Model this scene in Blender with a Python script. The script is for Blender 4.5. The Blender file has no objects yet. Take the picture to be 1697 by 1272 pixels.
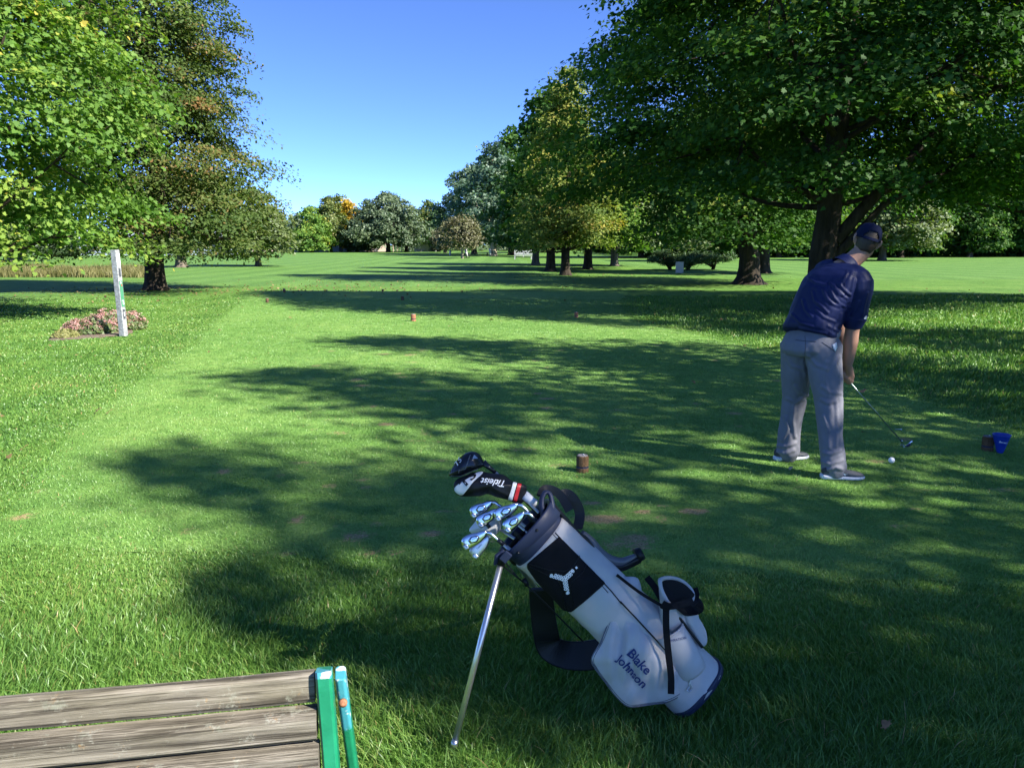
import bpy, bmesh, math, random
import numpy as np
from mathutils import Vector, Matrix, Euler, noise
from mathutils.bvhtree import BVHTree

# ------------------------------------------------------------------ camera, sky, sun, exposure
scene = bpy.context.scene
C = scene.collection
W0, H0, FPX, HOR = 1697.0, 1272.0, 1310.0, 413.0
CAM = Vector((0.0, 0.0, 1.55))
PITCH = math.atan((H0 / 2 - HOR) / FPX)
cam_d = bpy.data.cameras.new("camera")
cam = bpy.data.objects.new("camera", cam_d)
C.objects.link(cam)
cam.location = CAM
cam.rotation_euler = (math.pi / 2 - PITCH, 0, 0)
cam_d.sensor_width = 36.0
cam_d.lens = FPX / W0 * 36.0
cam_d.clip_start = 0.05
cam_d.clip_end = 3000.0
scene.camera = cam

SUN_EL, SUN_AZ = math.radians(36), math.radians(120)      # azimuth clockwise from +Y
sun_dir = Vector((math.sin(SUN_AZ) * math.cos(SUN_EL), math.cos(SUN_AZ) * math.cos(SUN_EL), math.sin(SUN_EL)))
world = bpy.data.worlds.new("World")
scene.world = world
world.use_nodes = True
wn = world.node_tree.nodes
wl = world.node_tree.links
for n_ in list(wn):
    wn.remove(n_)
sky = wn.new("ShaderNodeTexSky")
sky.sky_type = 'NISHITA'
sky.sun_disc = False
sky.sun_elevation = SUN_EL
sky.sun_rotation = SUN_AZ
sky.altitude = 300
sky.air_density = 0.35
sky.dust_density = 0.0
sky.ozone_density = 8.0
bg = wn.new("ShaderNodeBackground")
bg.inputs[1].default_value = 0.15
wo = wn.new("ShaderNodeOutputWorld")
tint = wn.new("ShaderNodeMix")
tint.data_type = 'RGBA'
tint.blend_type = 'MULTIPLY'
tint.inputs['Factor'].default_value = 1.0
tint.inputs[7].default_value = (0.93, 0.90, 1.0, 1)
wl.new(sky.outputs[0], tint.inputs[6])
wl.new(tint.outputs[2], bg.inputs[0])
wl.new(bg.outputs[0], wo.inputs[0])
sun_d = bpy.data.lights.new("sun", 'SUN')
sun_d.energy = 5.0
sun_d.angle = math.radians(0.53)
sun_d.color = (1.0, 0.95, 0.86)
sun = bpy.data.objects.new("sun", sun_d)
C.objects.link(sun)
sun.rotation_euler = sun_dir.to_track_quat('Z', 'Y').to_euler()
sun.location = sun_dir * 60
scene.view_settings.view_transform = 'Standard'
scene.view_settings.look = 'None'
scene.view_settings.exposure = 1.45
scene.view_settings.gamma = 1.0
scene.view_settings.use_curve_mapping = False
scene.cycles.max_bounces = 8
scene.cycles.diffuse_bounces = 3
scene.cycles.transmission_bounces = 6
scene.cycles.transparent_max_bounces = 6

random.seed(7)
rng = np.random.default_rng(7)

# ------------------------------------------------------------------ geometry of the view: pixel -> ray
CF = Vector((0, math.cos(PITCH), -math.sin(PITCH)))
CU = Vector((0, math.sin(PITCH), math.cos(PITCH)))
CR = Vector((1, 0, 0))
def ray(px, py):
    return (CF * FPX + CR * (px - W0 / 2) - CU * (py - H0 / 2)).normalized()
def P(px, py, Y):
    r = ray(px, py)
    return CAM + r * (Y / r.y)
def sstep(a, b, x):
    t = min(1.0, max(0.0, (x - a) / (b - a)))
    return t * t * (3 - 2 * t)

TEE_L = [(3.0, -3.6), (4.3, -2.95), (5.45, -3.35), (6.5, -3.75), (9.25, -4.45), (13.2, -5.3), (17, -6.4), (23, -7.9), (30, -10.0)]
TEE_R = [(3.0, 2.2), (3.6, 2.6), (5.0, 3.9), (6.5, 4.4), (7.6, 4.3), (11.7, 4.05), (17.3, 2.7), (23, 3.1), (30, 4.4)]
def lerp_tab(tab, y):
    return float(np.interp(y, [t[0] for t in tab], [t[1] for t in tab]))
def tee_inside(x, y):
    """signed distance like value: > 0 inside the tee box"""
    return min(x - lerp_tab(TEE_L, y), lerp_tab(TEE_R, y) - x, y - (3.75 - 0.1 * x), 30.0 - y)
def hnp(x, y):
    """ground height, numpy"""
    d = np.sqrt(x * x + y * y)
    xl = np.interp(y, [t[0] for t in TEE_L], [t[1] for t in TEE_L])
    out = np.maximum(np.maximum(xl - x, y - 30.0), 0)
    t = np.clip(out / 1.6, 0, 1)
    z = -0.13 * t * t * (3 - 2 * t)
    t2 = np.clip((d - 60) / 40, 0, 1)
    z = z + 0.13 * t2
    z = z + 0.0068 * np.maximum(0, d - 90)
    z = z + 0.03 * np.sin(x * 0.21 + 1.3) * np.sin(y * 0.17) * np.clip((y - 5) / 10, 0, 1) * np.clip((120 - d) / 60, 0, 1)
    return z
def hf(x, y):
    return float(hnp(np.array(x, float), np.array(y, float)))
def G(px, py):
    r = ray(px, py)
    z = 0.0
    p = None
    for _ in range(30):
        if r.z >= -1e-4:
            t = 400
        else:
            t = min(600, (z - CAM.z) / r.z)
        p = CAM + r * t
        z = 0.5 * z + 0.5 * hf(p.x, p.y)
    p.z = hf(p.x, p.y)
    return p

# ------------------------------------------------------------------ naming helpers
def link(o, parent=None):
    C.objects.link(o)
    if parent is not None:
        o.parent = parent
    return o
def tag(o, label=None, cat=None, group=None, kind=None):
    if label: o['label'] = label
    if cat: o['category'] = cat
    if group: o['group'] = group
    if kind: o['kind'] = kind
    return o
def thing(name, label, cat, loc=(0, 0, 0), rz=0.0, group=None):
    o = bpy.data.objects.new(name, None)
    o.empty_display_size = 0.2
    o.location = loc
    o.rotation_euler = (0, 0, rz)
    link(o)
    return tag(o, label, cat, group)
def dup(root, loc, rz=0.0, label=None, scale=None):
    c = root.copy()
    C.objects.link(c)
    c.location = loc
    c.rotation_euler = (0, 0, rz)
    if scale is not None:
        c.scale = scale if hasattr(scale, '__len__') else (scale, scale, scale)
    if label:
        c['label'] = label
    for ch in list(root.children):
        d = ch.copy()
        C.objects.link(d)
        d.parent = c
        for g in list(ch.children):
            e = g.copy()
            C.objects.link(e)
            e.parent = d
    return c

class MB:
    """collects shapes into ONE mesh"""
    def __init__(s):
        s.v, s.f = [], []
    def add(s, vs, fs):
        b = len(s.v)
        s.v += [tuple(v) for v in vs]
        s.f += [tuple(i + b for i in f) for f in fs]
    def box(s, c, size, rot=None):
        x, y, z = [k / 2 for k in size]
        vs = [Vector((sx * x, sy * y, sz * z)) for sz in (-1, 1) for sy in (-1, 1) for sx in (-1, 1)]
        if rot is not None:
            vs = [rot @ v for v in vs]
        s.add([v + Vector(c) for v in vs], [(0, 2, 3, 1), (4, 5, 7, 6), (0, 1, 5, 4), (1, 3, 7, 5), (3, 2, 6, 7), (2, 0, 4, 6)])
    def rings(s, rings, cap0=True, cap1=True):
        b = len(s.v)
        n = len(rings[0])
        for r in rings:
            s.v += [tuple(p) for p in r]
        for i in range(len(rings) - 1):
            for k in range(n):
                k2 = (k + 1) % n
                s.f.append((b + i * n + k, b + i * n + k2, b + (i + 1) * n + k2, b + (i + 1) * n + k))
        if cap0: s.f.append(tuple(b + k for k in reversed(range(n))))
        if cap1: s.f.append(tuple(b + (len(rings) - 1) * n + k for k in range(n)))
    def tube(s, pts, rad, n=8, cap=True, flat=None, up=None):
        """round tube; flat=(a) squeezes across 'up'"""
        pts = [Vector(p) for p in pts]
        if not hasattr(rad, '__len__'):
            rad = [rad] * len(pts)
        ref = Vector(up) if up is not None else None
        rs = []
        prev = None
        for i, p in enumerate(pts):
            d = (pts[min(i + 1, len(pts) - 1)] - pts[max(i - 1, 0)])
            d = d.normalized() if d.length > 1e-9 else Vector((0, 0, 1))
            if ref is not None:
                u = ref - d * ref.dot(d)
            elif prev is None:
                u = d.orthogonal()
            else:
                u = prev - d * prev.dot(d)
            if u.length < 1e-6: u = d.orthogonal()
            u.normalize()
            prev = u
            w = d.cross(u)
            r = rad[i]
            ra, rb = (r, r) if flat is None else (r, r * flat) if not hasattr(flat, '__len__') else (r, flat[i])
            rs.append([p + w * (ra * math.cos(2 * math.pi * k / n)) + u * (rb * math.sin(2 * math.pi * k / n)) for k in range(n)])
        s.rings(rs, cap, cap)
    def lathe(s, prof, c=(0, 0, 0), n=24, rot=None):
        rs = []
        for r, z in prof:
            ring = [Vector((r * math.cos(2 * math.pi * k / n), r * math.sin(2 * math.pi * k / n), z)) for k in range(n)]
            if rot is not None: ring = [rot @ v for v in ring]
            rs.append([v + Vector(c) for v in ring])
        s.rings(rs)
    def prism(s, poly, d):
        """poly: list of 3D points (closed, planar), extruded by vector d"""
        n = len(poly)
        b = len(s.v)
        d = Vector(d)
        s.v += [tuple(p) for p in poly] + [tuple(Vector(p) + d) for p in poly]
        s.f.append(tuple(b + k for k in range(n)))
        s.f.append(tuple(b + n + k for k in reversed(range(n))))
        for k in range(n):
            k2 = (k + 1) % n
            s.f.append((b + k2, b + k, b + n + k, b + n + k2))
    def build(s, name, m, parent=None, smooth=False, bevel=0.0, fix=True, subsurf=0, weld=False):
        me = bpy.data.meshes.new(name)
        me.from_pydata(s.v, [], s.f)
        if fix or weld:
            bm = bmesh.new()
            bm.from_mesh(me)
            if weld: bmesh.ops.remove_doubles(bm, verts=bm.verts, dist=1e-5)
            bmesh.ops.recalc_face_normals(bm, faces=bm.faces)
            bm.to_mesh(me)
            bm.free()
        me.materials.append(m)
        if smooth:
            me.polygons.foreach_set('use_smooth', [True] * len(me.polygons))
        o = bpy.data.objects.new(name, me)
        link(o, parent)
        if bevel > 0:
            b = o.modifiers.new('bevel', 'BEVEL')
            b.width = bevel
            b.segments = 2
            b.limit_method = 'ANGLE'
            b.angle_limit = math.radians(35)
        if subsurf:
            ss = o.modifiers.new('subd', 'SUBSURF')
            ss.levels = ss.render_levels = subsurf
        return o

def np_mesh(name, verts, loops_per, idx, m, parent=None, attrs=None, smooth=False):
    """fast mesh from numpy: verts (N,3); idx flat loop indices; loops_per: array of loop counts"""
    me = bpy.data.meshes.new(name)
    nv, nl, nf = len(verts), len(idx), len(loops_per)
    me.vertices.add(nv)
    me.vertices.foreach_set('co', np.ascontiguousarray(verts, np.float32).ravel())
    me.loops.add(nl)
    me.loops.foreach_set('vertex_index', np.ascontiguousarray(idx, np.int32).ravel())
    me.polygons.add(nf)
    st = np.zeros(nf, np.int32)
    st[1:] = np.cumsum(loops_per)[:-1]
    me.polygons.foreach_set('loop_start', st)
    me.update(calc_edges=True)
    if smooth:
        me.polygons.foreach_set('use_smooth', np.ones(nf, bool))
    for k, (dom, arr) in (attrs or {}).items():
        a = me.attributes.new(k, 'FLOAT', dom)
        a.data.foreach_set('value', np.ascontiguousarray(arr, np.float32))
    me.materials.append(m)
    o = bpy.data.objects.new(name, me)
    return link(o, parent)

# ------------------------------------------------------------------ materials
def new_mat(name):
    m = bpy.data.materials.new(name)
    m.use_nodes = True
    nt = m.node_tree
    return m, nt, nt.nodes, nt.links, nt.nodes['Principled BSDF']
def ramp(ns, stops, interp='LINEAR'):
    r = ns.new('ShaderNodeValToRGB')
    e = r.color_ramp.elements
    r.color_ramp.interpolation = interp
    while len(e) < len(stops): e.new(0.5)
    for i, (p, c) in enumerate(stops):
        e[i].position = p
        e[i].color = (c[0], c[1], c[2], 1)
    return r
def noise_node(ns, ls, coord, scale, detail=4, rough=0.6, stretch=None, dist=0.0):
    t = ns.new('ShaderNodeTexNoise')
    t.inputs['Scale'].default_value = scale
    t.inputs['Detail'].default_value = detail
    t.inputs['Roughness'].default_value = rough
    t.inputs['Distortion'].default_value = dist
    if stretch is not None:
        mp = ns.new('ShaderNodeMapping')
        mp.inputs['Scale'].default_value = stretch
        ls.new(coord, mp.inputs[0])
        coord = mp.outputs[0]
    ls.new(coord, t.inputs['Vector'])
    return t
def mixc(ns, ls, fac, a, b, mode='MIX'):
    n = ns.new('ShaderNodeMix')
    n.data_type = 'RGBA'
    n.blend_type = mode
    for sock, val in ((n.inputs['Factor'], fac), (n.inputs[6], a), (n.inputs[7], b)):
        if hasattr(val, 'is_output'):
            ls.new(val, sock)
        elif isinstance(val, (int, float)):
            sock.default_value = val
        else:
            sock.default_value = (*val[:3], 1)
    return n.outputs[2]
def bump(ns, ls, b, height, strength, dist):
    bn = ns.new('ShaderNodeBump')
    bn.inputs['Strength'].default_value = strength
    bn.inputs['Distance'].default_value = dist
    ls.new(height, bn.inputs['Height'])
    ls.new(bn.outputs[0], b.inputs['Normal'])
def mat(name, col, rough=0.6, metal=0.0, var=0.12, nscale=30, bstr=0.0, bscale=200, bdist=0.001, stretch=None, spec=0.5):
    m, nt, ns, ls, b = new_mat(name)
    tc = ns.new('ShaderNodeTexCoord').outputs['Object']
    n = noise_node(ns, ls, tc, nscale, 5, 0.6, stretch)
    r = ramp(ns, [(0.3, [c * (1 - var) for c in col]), (0.7, [min(1, c * (1 + var)) for c in col])])
    ls.new(n.outputs[0], r.inputs[0])
    ls.new(r.outputs[0], b.inputs['Base Color'])
    b.inputs['Roughness'].default_value = rough
    b.inputs['Metallic'].default_value = metal
    b.inputs['Specular IOR Level'].default_value = spec
    if bstr > 0:
        n2 = noise_node(ns, ls, tc, bscale, 3, 0.6, stretch)
        bump(ns, ls, b, n2.outputs[0], bstr, bdist)
    return m
def leaf_mat(name, stops, trans=0.38, gloss=0.018, grough=0.6):
    m, nt, ns, ls, b = new_mat(name)
    ns.remove(b)
    out = ns['Material Output']
    at = ns.new('ShaderNodeAttribute')
    at.attribute_name = 'tint'
    r = ramp(ns, stops)
    ls.new(at.outputs['Fac'], r.inputs[0])
    d = ns.new('ShaderNodeBsdfDiffuse')
    t = ns.new('ShaderNodeBsdfTranslucent')
    ls.new(r.outputs[0], d.inputs[0])
    tcol = mixc(ns, ls, 1.0, r.outputs[0], (1.15, 1.3, 0.5), 'MULTIPLY')
    ls.new(tcol, t.inputs[0])
    mx = ns.new('ShaderNodeMixShader')
    mx.inputs[0].default_value = trans
    ls.new(d.outputs[0], mx.inputs[1])
    ls.new(t.outputs[0], mx.inputs[2])
    g = ns.new('ShaderNodeBsdfGlossy')
    g.inputs['Roughness'].default_value = grough
    g.inputs[0].default_value = (0.8, 0.85, 0.8, 1)
    mx2 = ns.new('ShaderNodeMixShader')
    mx2.inputs[0].default_value = gloss
    ls.new(mx.outputs[0], mx2.inputs[1])
    ls.new(g.outputs[0], mx2.inputs[2])
    ls.new(mx2.outputs[0], out.inputs[0])
    return m
def bark_mat(name, dark, light, scale=6):
    m, nt, ns, ls, b = new_mat(name)
    tc = ns.new('ShaderNodeTexCoord').outputs['Object']
    n = noise_node(ns, ls, tc, scale, 8, 0.7, (1, 1, 0.22), 0.6)
    r = ramp(ns, [(0.32, dark), (0.68, light)])
    ls.new(n.outputs[0], r.inputs[0])
    n3 = noise_node(ns, ls, tc, 1.3, 3, 0.5)
    r3 = ramp(ns, [(0.35, (0.75, 0.78, 0.7)), (0.65, (1.1, 1.08, 1.05))])
    ls.new(n3.outputs[0], r3.inputs[0])
    ls.new(mixc(ns, ls, 1.0, r.outputs[0], r3.outputs[0], 'MULTIPLY'), b.inputs['Base Color'])
    b.inputs['Roughness'].default_value = 0.9
    b.inputs['Specular IOR Level'].default_value = 0.2
    bump(ns, ls, b, n.outputs[0], 0.9, 0.06)
    return m

def ground_mat(name, tones, kind):
    """lawn: tones = (dark, mid, light); mottled at several sizes; bare / tee from vertex attributes"""
    m, nt, ns, ls, b = new_mat(name)
    pos = ns.new('ShaderNodeNewGeometry').outputs['Position']
    n1 = noise_node(ns, ls, pos, 0.35, 4, 0.6)
    n2 = noise_node(ns, ls, pos, 3.2, 5, 0.7)
    n3 = noise_node(ns, ls, pos, 55, 3, 0.7)
    r1 = ramp(ns, [(0.40, tones[0]), (0.5, tones[1]), (0.60, tones[2])])
    ad = ns.new('ShaderNodeMath'); ad.operation = 'MULTIPLY_ADD'
    ls.new(n2.outputs[0], ad.inputs[0]); ad.inputs[1].default_value = 0.55
    ad2 = ns.new('ShaderNodeMath'); ad2.operation = 'MULTIPLY_ADD'
    ls.new(n1.outputs[0], ad2.inputs[0]); ad2.inputs[1].default_value = 0.45
    ls.new(ad2.outputs[0], ad.inputs[2])
    ad2.inputs[2].default_value = 0.0
    ls.new(ad.outputs[0], r1.inputs[0])
    r3 = ramp(ns, [(0.25, (0.55, 0.58, 0.5)), (0.75, (1.4, 1.35, 1.3))])
    ls.new(n3.outputs[0], r3.inputs[0])
    col = mixc(ns, ls, 1.0, r1.outputs[0], r3.outputs[0], 'MULTIPLY')
    nm_ = noise_node(ns, ls, pos, 9, 4, 0.75, (1, 0.6, 1))
    rm_ = ramp(ns, [(0.3, (0.72, 0.76, 0.68)), (0.7, (1.25, 1.2, 1.15))])
    ls.new(nm_.outputs[0], rm_.inputs[0])
    col = mixc(ns, ls, 1.0, col, rm_.outputs[0], 'MULTIPLY')
    # straw coloured flecks and thin turf
    n4 = noise_node(ns, ls, pos, 1.1, 6, 0.75)
    r4 = ramp(ns, [(0.60, (0, 0, 0)), (0.75, (1, 1, 1))])
    ls.new(n4.outputs[0], r4.inputs[0])
    mm = ns.new('ShaderNodeMath'); mm.operation = 'MULTIPLY'; mm.inputs[1].default_value = 0.35
    ls.new(r4.outputs[0], mm.inputs[0])
    col = mixc(ns, ls, mm.outputs[0], col, (0.16, 0.17, 0.05))
    if kind == 'stripe':
        w = ns.new('ShaderNodeTexWave')
        w.wave_type = 'BANDS'; w.bands_direction = 'X'
        w.inputs['Scale'].default_value = 0.10
        w.inputs['Distortion'].default_value = 2.2
        w.inputs['Detail'].default_value = 1.0
        w.inputs['Detail Scale'].default_value = 0.05
        ls.new(pos, w.inputs[0])
        rw = ramp(ns, [(0.35, (0.88, 0.9, 0.88)), (0.65, (1.08, 1.07, 1.05))])
        ls.new(w.outputs[0], rw.inputs[0])
        col = mixc(ns, ls, 1.0, col, rw.outputs[0], 'MULTIPLY')
    if kind in ('tee', 'lawn'):
        at = ns.new('ShaderNodeAttribute'); at.attribute_name = 'bare'
        n5 = noise_node(ns, ls, pos, 26, 6, 0.8)
        sm = ns.new('ShaderNodeMath'); sm.operation = 'MULTIPLY_ADD'
        ls.new(n5.outputs[0], sm.inputs[0]); sm.inputs[1].default_value = 1.2
        ls.new(at.outputs['Fac'], sm.inputs[2])
        r5 = ramp(ns, [(0.98, (0, 0, 0)), (1.0, (1, 1, 1))])
        su = ns.new('ShaderNodeMath'); su.operation = 'SUBTRACT'; su.inputs[1].default_value = 0.12
        ls.new(sm.outputs[0], su.inputs[0])
        r5 = ramp(ns, [(0.78, (0, 0, 0)), (0.98, (1, 1, 1))])
        ls.new(su.outputs[0], r5.inputs[0])
        n6 = noise_node(ns, ls, pos, 70, 4, 0.8)
        r6 = ramp(ns, [(0.35, (0.11, 0.085, 0.04)), (0.5, (0.36, 0.27, 0.13)), (0.65, (0.52, 0.41, 0.21))])
        ls.new(n6.outputs[0], r6.inputs[0])
        col = mixc(ns, ls, r5.outputs[0], col, r6.outputs[0])
    ls.new(col, b.inputs['Base Color'])
    b.inputs['Roughness'].default_value = 0.85
    b.inputs['Specular IOR Level'].default_value = 0.15
    bump(ns, ls, b, n3.outputs[0], 0.7, 0.02)
    return m

M = {}
M['rough'] = ground_mat('rough_turf', ((0.079, 0.172, 0.034), (0.109, 0.226, 0.044), (0.149, 0.255, 0.061)), 'lawn')
M['tee'] = ground_mat('tee_turf', ((0.109, 0.235, 0.050), (0.152, 0.293, 0.071), (0.198, 0.335, 0.089)), 'tee')
M['fairway'] = ground_mat('fairway_turf', ((0.088, 0.195, 0.045), (0.110, 0.225, 0.056), (0.135, 0.250, 0.068)), 'stripe')
M['blade'] = leaf_mat('grass_blade', [(0.0, (0.059, 0.144, 0.031)), (0.45, (0.120, 0.249, 0.048)), (0.85, (0.209, 0.336, 0.075)), (0.93, (0.238, 0.249, 0.081)), (1.0, (0.447, 0.312, 0.149))], 0.3, 0.03, 0.4)
M['blade_short'] = leaf_mat('mown_blade', [(0.0, (0.093, 0.210, 0.041)), (0.5, (0.160, 0.311, 0.073)), (0.9, (0.243, 0.376, 0.096)), (1.0, (0.446, 0.304, 0.141))], 0.25, 0.04, 0.45)
M['bark'] = bark_mat('dark_bark', (0.012, 0.009, 0.007), (0.062, 0.048, 0.036))
M['bark_grey'] = bark_mat('grey_bark', (0.05, 0.042, 0.034), (0.19, 0.16, 0.13))
M['bark_pale'] = bark_mat('pale_bark', (0.2, 0.16, 0.12), (0.42, 0.36, 0.28))
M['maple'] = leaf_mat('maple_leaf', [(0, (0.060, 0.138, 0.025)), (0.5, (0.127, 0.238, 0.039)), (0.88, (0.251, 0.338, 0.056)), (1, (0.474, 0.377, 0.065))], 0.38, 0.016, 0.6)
M['maple_shaded'] = leaf_mat('shaded_maple_leaf', [(0, (0.019, 0.061, 0.012)), (0.45, (0.041, 0.110, 0.018)), (0.8, (0.108, 0.200, 0.026)), (1, (0.238, 0.252, 0.040))], 0.42, 0.016, 0.6)  # maple green with crown shade and lit clumps put into the leaf colour
M['olive'] = leaf_mat('turning_leaf', [(0, (0.045, 0.085, 0.02)), (0.45, (0.082, 0.13, 0.028)), (0.72, (0.125, 0.145, 0.036)), (0.9, (0.19, 0.125, 0.045)), (1, (0.27, 0.15, 0.06))], 0.36, 0.016, 0.6)
M['rust'] = leaf_mat('rust_leaf', [(0, (0.085, 0.150, 0.032)), (0.45, (0.194, 0.255, 0.059)), (0.75, (0.342, 0.334, 0.073)), (1, (0.497, 0.334, 0.097))], 0.36, 0.016, 0.6)
M['lime'] = leaf_mat('pale_green_leaf', [(0, (0.058, 0.097, 0.024)), (0.5, (0.109, 0.155, 0.036)), (1, (0.184, 0.213, 0.057))], 0.4, 0.06)
M['mid'] = leaf_mat('mid_green_leaf', [(0, (0.028, 0.080, 0.017)), (0.5, (0.047, 0.118, 0.024)), (1, (0.084, 0.150, 0.037))], 0.34, 0.06)
M['grey'] = leaf_mat('hazy_grey_green_leaf', [(0, (0.058, 0.100, 0.047)), (0.5, (0.091, 0.140, 0.063)), (1, (0.140, 0.182, 0.078))], 0.32, 0.06)  # grey green, lightened in the colour for thin haze
M['blue'] = leaf_mat('hazy_blue_green_leaf', [(0, (0.044, 0.095, 0.055)), (0.5, (0.073, 0.142, 0.076)), (1, (0.137, 0.198, 0.099))], 0.32, 0.07)  # blue green, its tones also lifted to stand in for haze
M['orange'] = leaf_mat('yellow_leaf', [(0, (0.15, 0.16, 0.02)), (0.4, (0.46, 0.30, 0.02)), (1, (0.62, 0.40, 0.05))], 0.35, 0.016, 0.6)
M['gold'] = leaf_mat('gold_green_leaf', [(0, (0.056, 0.107, 0.018)), (0.5, (0.121, 0.163, 0.026)), (1, (0.279, 0.251, 0.044))], 0.35, 0.05)
M['brown'] = leaf_mat('brown_leaf', [(0, (0.085, 0.079, 0.041)), (0.5, (0.136, 0.126, 0.063)), (1, (0.170, 0.179, 0.081))], 0.3, 0.04)
M['conifer'] = leaf_mat('juniper_needle', [(0, (0.032, 0.072, 0.026)), (0.6, (0.072, 0.136, 0.042)), (1, (0.144, 0.192, 0.064))], 0.2, 0.05)
M['straw'] = leaf_mat('tall_grass', [(0, (0.077, 0.094, 0.022)), (0.4, (0.154, 0.144, 0.051)), (1, (0.256, 0.230, 0.101))], 0.3, 0.02)
M['litter'] = leaf_mat('fallen_leaf', [(0, (0.10, 0.07, 0.035)), (0.5, (0.18, 0.12, 0.055)), (1, (0.27, 0.2, 0.10))], 0.2, 0.02)
# ------------------------------------------------------------------ the ground
BARE = [(1000, 860, 44, 9, .5), (965, 858, 22, 7, .35), (1065, 848, 20, 5, .45), (1150, 847, 32, 6, .5), (1060, 906, 24, 8, .42), (715, 884, 26, 7, .42),
        (660, 912, 16, 7, .34), (625, 868, 20, 6, .3), (560, 872, 12, 4, .25), (1100, 838, 20, 4, .3), (640, 703, 24, 4, .34), (685, 690, 14, 3, .3),
        (750, 686, 16, 3, .3), (520, 711, 14, 3, .25), (445, 712, 8, 3, .2), (600, 768, 18, 4, .22), (730, 763, 26, 4, .26), (35, 855, 34, 10, .3), (60, 812, 26, 7, .24),
        (1530, 812, 24, 4, .28), (1480, 806, 14, 3, .25), (525, 606, 12, 3, .28), (680, 588, 22, 3, .26), (550, 582, 14, 3, .22), (660, 619, 18, 3, .26), (700, 580, 16, 3, .24),
        (1400, 752, 14, 3, .3), (850, 745, 9, 3, .35), (1165, 1080, 10, 6, .12), (60, 600, 14, 3, .1), (905, 609, 8, 2, .3), (800, 640, 10, 3, .2), (1225, 706, 12, 3, .3), (1100, 905, 22, 5, .2)]
bare_w = []
for (px, py, rx, ry, a) in BARE:
    c = G(px, py)
    d = c.y
    bare_w.append((c.x, c.y, rx * d / FPX * 0.95, ry * d * d / (FPX * 1.55) * 0.95, a))
for _ in range(70):
    bare_w.append((random.uniform(-2.2, 3.4), 3.9 + 9 * random.random() ** 1.4, random.uniform(.05, .16), random.uniform(.04, .12), random.uniform(.2, .34)))
def bare_at(x, y):
    v = np.zeros_like(x)
    for (cx, cy, ax, ay, a) in bare_w:
        v = np.maximum(v, 1.75 * a * np.exp(-((x - cx) / ax) ** 2 - ((y - cy) / ay) ** 2))
    return v
def grow(a, b, s0, k):
    out = [a]
    s = s0
    while abs(out[-1] - a) < abs(b - a):
        out.append(out[-1] + (s if b > a else -s))
        s *= k
    return out[1:]
def grid_mesh(name, X, Y, Z, m, extra=None):
    ny, nx = X.shape
    idx = np.arange(ny * nx).reshape(ny, nx)
    q = np.stack([idx[:-1, :-1], idx[:-1, 1:], idx[1:, 1:], idx[1:, :-1]], -1).reshape(-1, 4)
    V = np.stack([X, Y, Z], -1).reshape(-1, 3)
    at = {'bare': ('POINT', bare_at(X.ravel(), Y.ravel()))} if extra else None
    return np_mesh(name, V, np.full(len(q), 4), q.ravel(), m, None, at, True)
gx = sorted(grow(-6, -700, 0.2, 1.13) + list(np.arange(-6, 6.01, 0.1)) + grow(6, 700, 0.2, 1.13))
gy = sorted(grow(0, -160, 0.2, 1.15) + list(np.arange(0, 14, 0.1)) + list(np.arange(14, 40, 0.4)) + grow(40, 900, 0.6, 1.08) + [40.0])
X, Y = np.meshgrid(np.array(gx), np.array(gy))
tag(grid_mesh('ground', X, Y, hnp(X, Y) - 0.012, M['rough'], True), 'rough lawn around the tee', None, None, 'structure')

ty = np.concatenate([np.arange(3.2, 13, 0.05), np.arange(13, 30.01, 0.2)])
rows = []
for y in ty:
    xl, xr = lerp_tab(TEE_L, y), lerp_tab(TEE_R, y)
    jl, jr = 0.07 * noise.noise(Vector((y * 1.7, 0, 3))), 0.12 * noise.noise(Vector((y * 1.3, 9, 3)))
    rows.append(np.linspace(xl + jl, xr + jr, 150))
TX = np.array(rows)
TY = np.repeat(ty[:, None], 150, 1)
near = np.clip(3.75 - 0.1 * TX, 3.2, None)
TY = np.maximum(TY, near + 0.05 * np.sin(TX * 7) * 0.5)
ed = np.minimum(np.minimum(np.arange(150), np.arange(150)[::-1])[None] * (TX[:, 1:2] - TX[:, 0:1]), TY - near)
tag(grid_mesh('tee_box', TX, TY, hnp(TX, TY) + 0.001 - 0.012 * (1 - np.clip(ed / 0.25, 0, 1)), M['tee'], True), 'close mown tee box', None, None, 'structure')

def strip(name, edges, m, off, n=30):
    """flat lawn strip between two edge tables given as (y, xl, xr)"""
    ys = np.concatenate([np.arange(edges[0][0], 60, 1.0), np.arange(60, edges[-1][0] + 1, 4.0)])
    e = np.array(edges)
    xl, xr = np.interp(ys, e[:, 0], e[:, 1]), np.interp(ys, e[:, 0], e[:, 2])
    t = np.linspace(0, 1, n)[None]
    XX = xl[:, None] * (1 - t) + xr[:, None] * t
    YY = np.repeat(ys[:, None], n, 1)
    return tag(grid_mesh(name, XX, YY, hnp(XX, YY) - 0.02 + (off + 0.02) * np.clip((YY - edges[0][0]) / 4, 0, 1) * np.clip(np.minimum(t, 1 - t) * 14, 0, 1), m), 'mown fairway', None, None, 'structure')
strip('fairway', [(36, -16, -2), (45, -20, 4), (70, -34, 3), (120, -60, 2), (215, -80, 10)], M['fairway'], 0.02)
strip('fairway', [(44, 20, 60), (52, 12, 90), (75, 9, 120), (118, 10, 140)], M['fairway'], 0.025)

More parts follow.
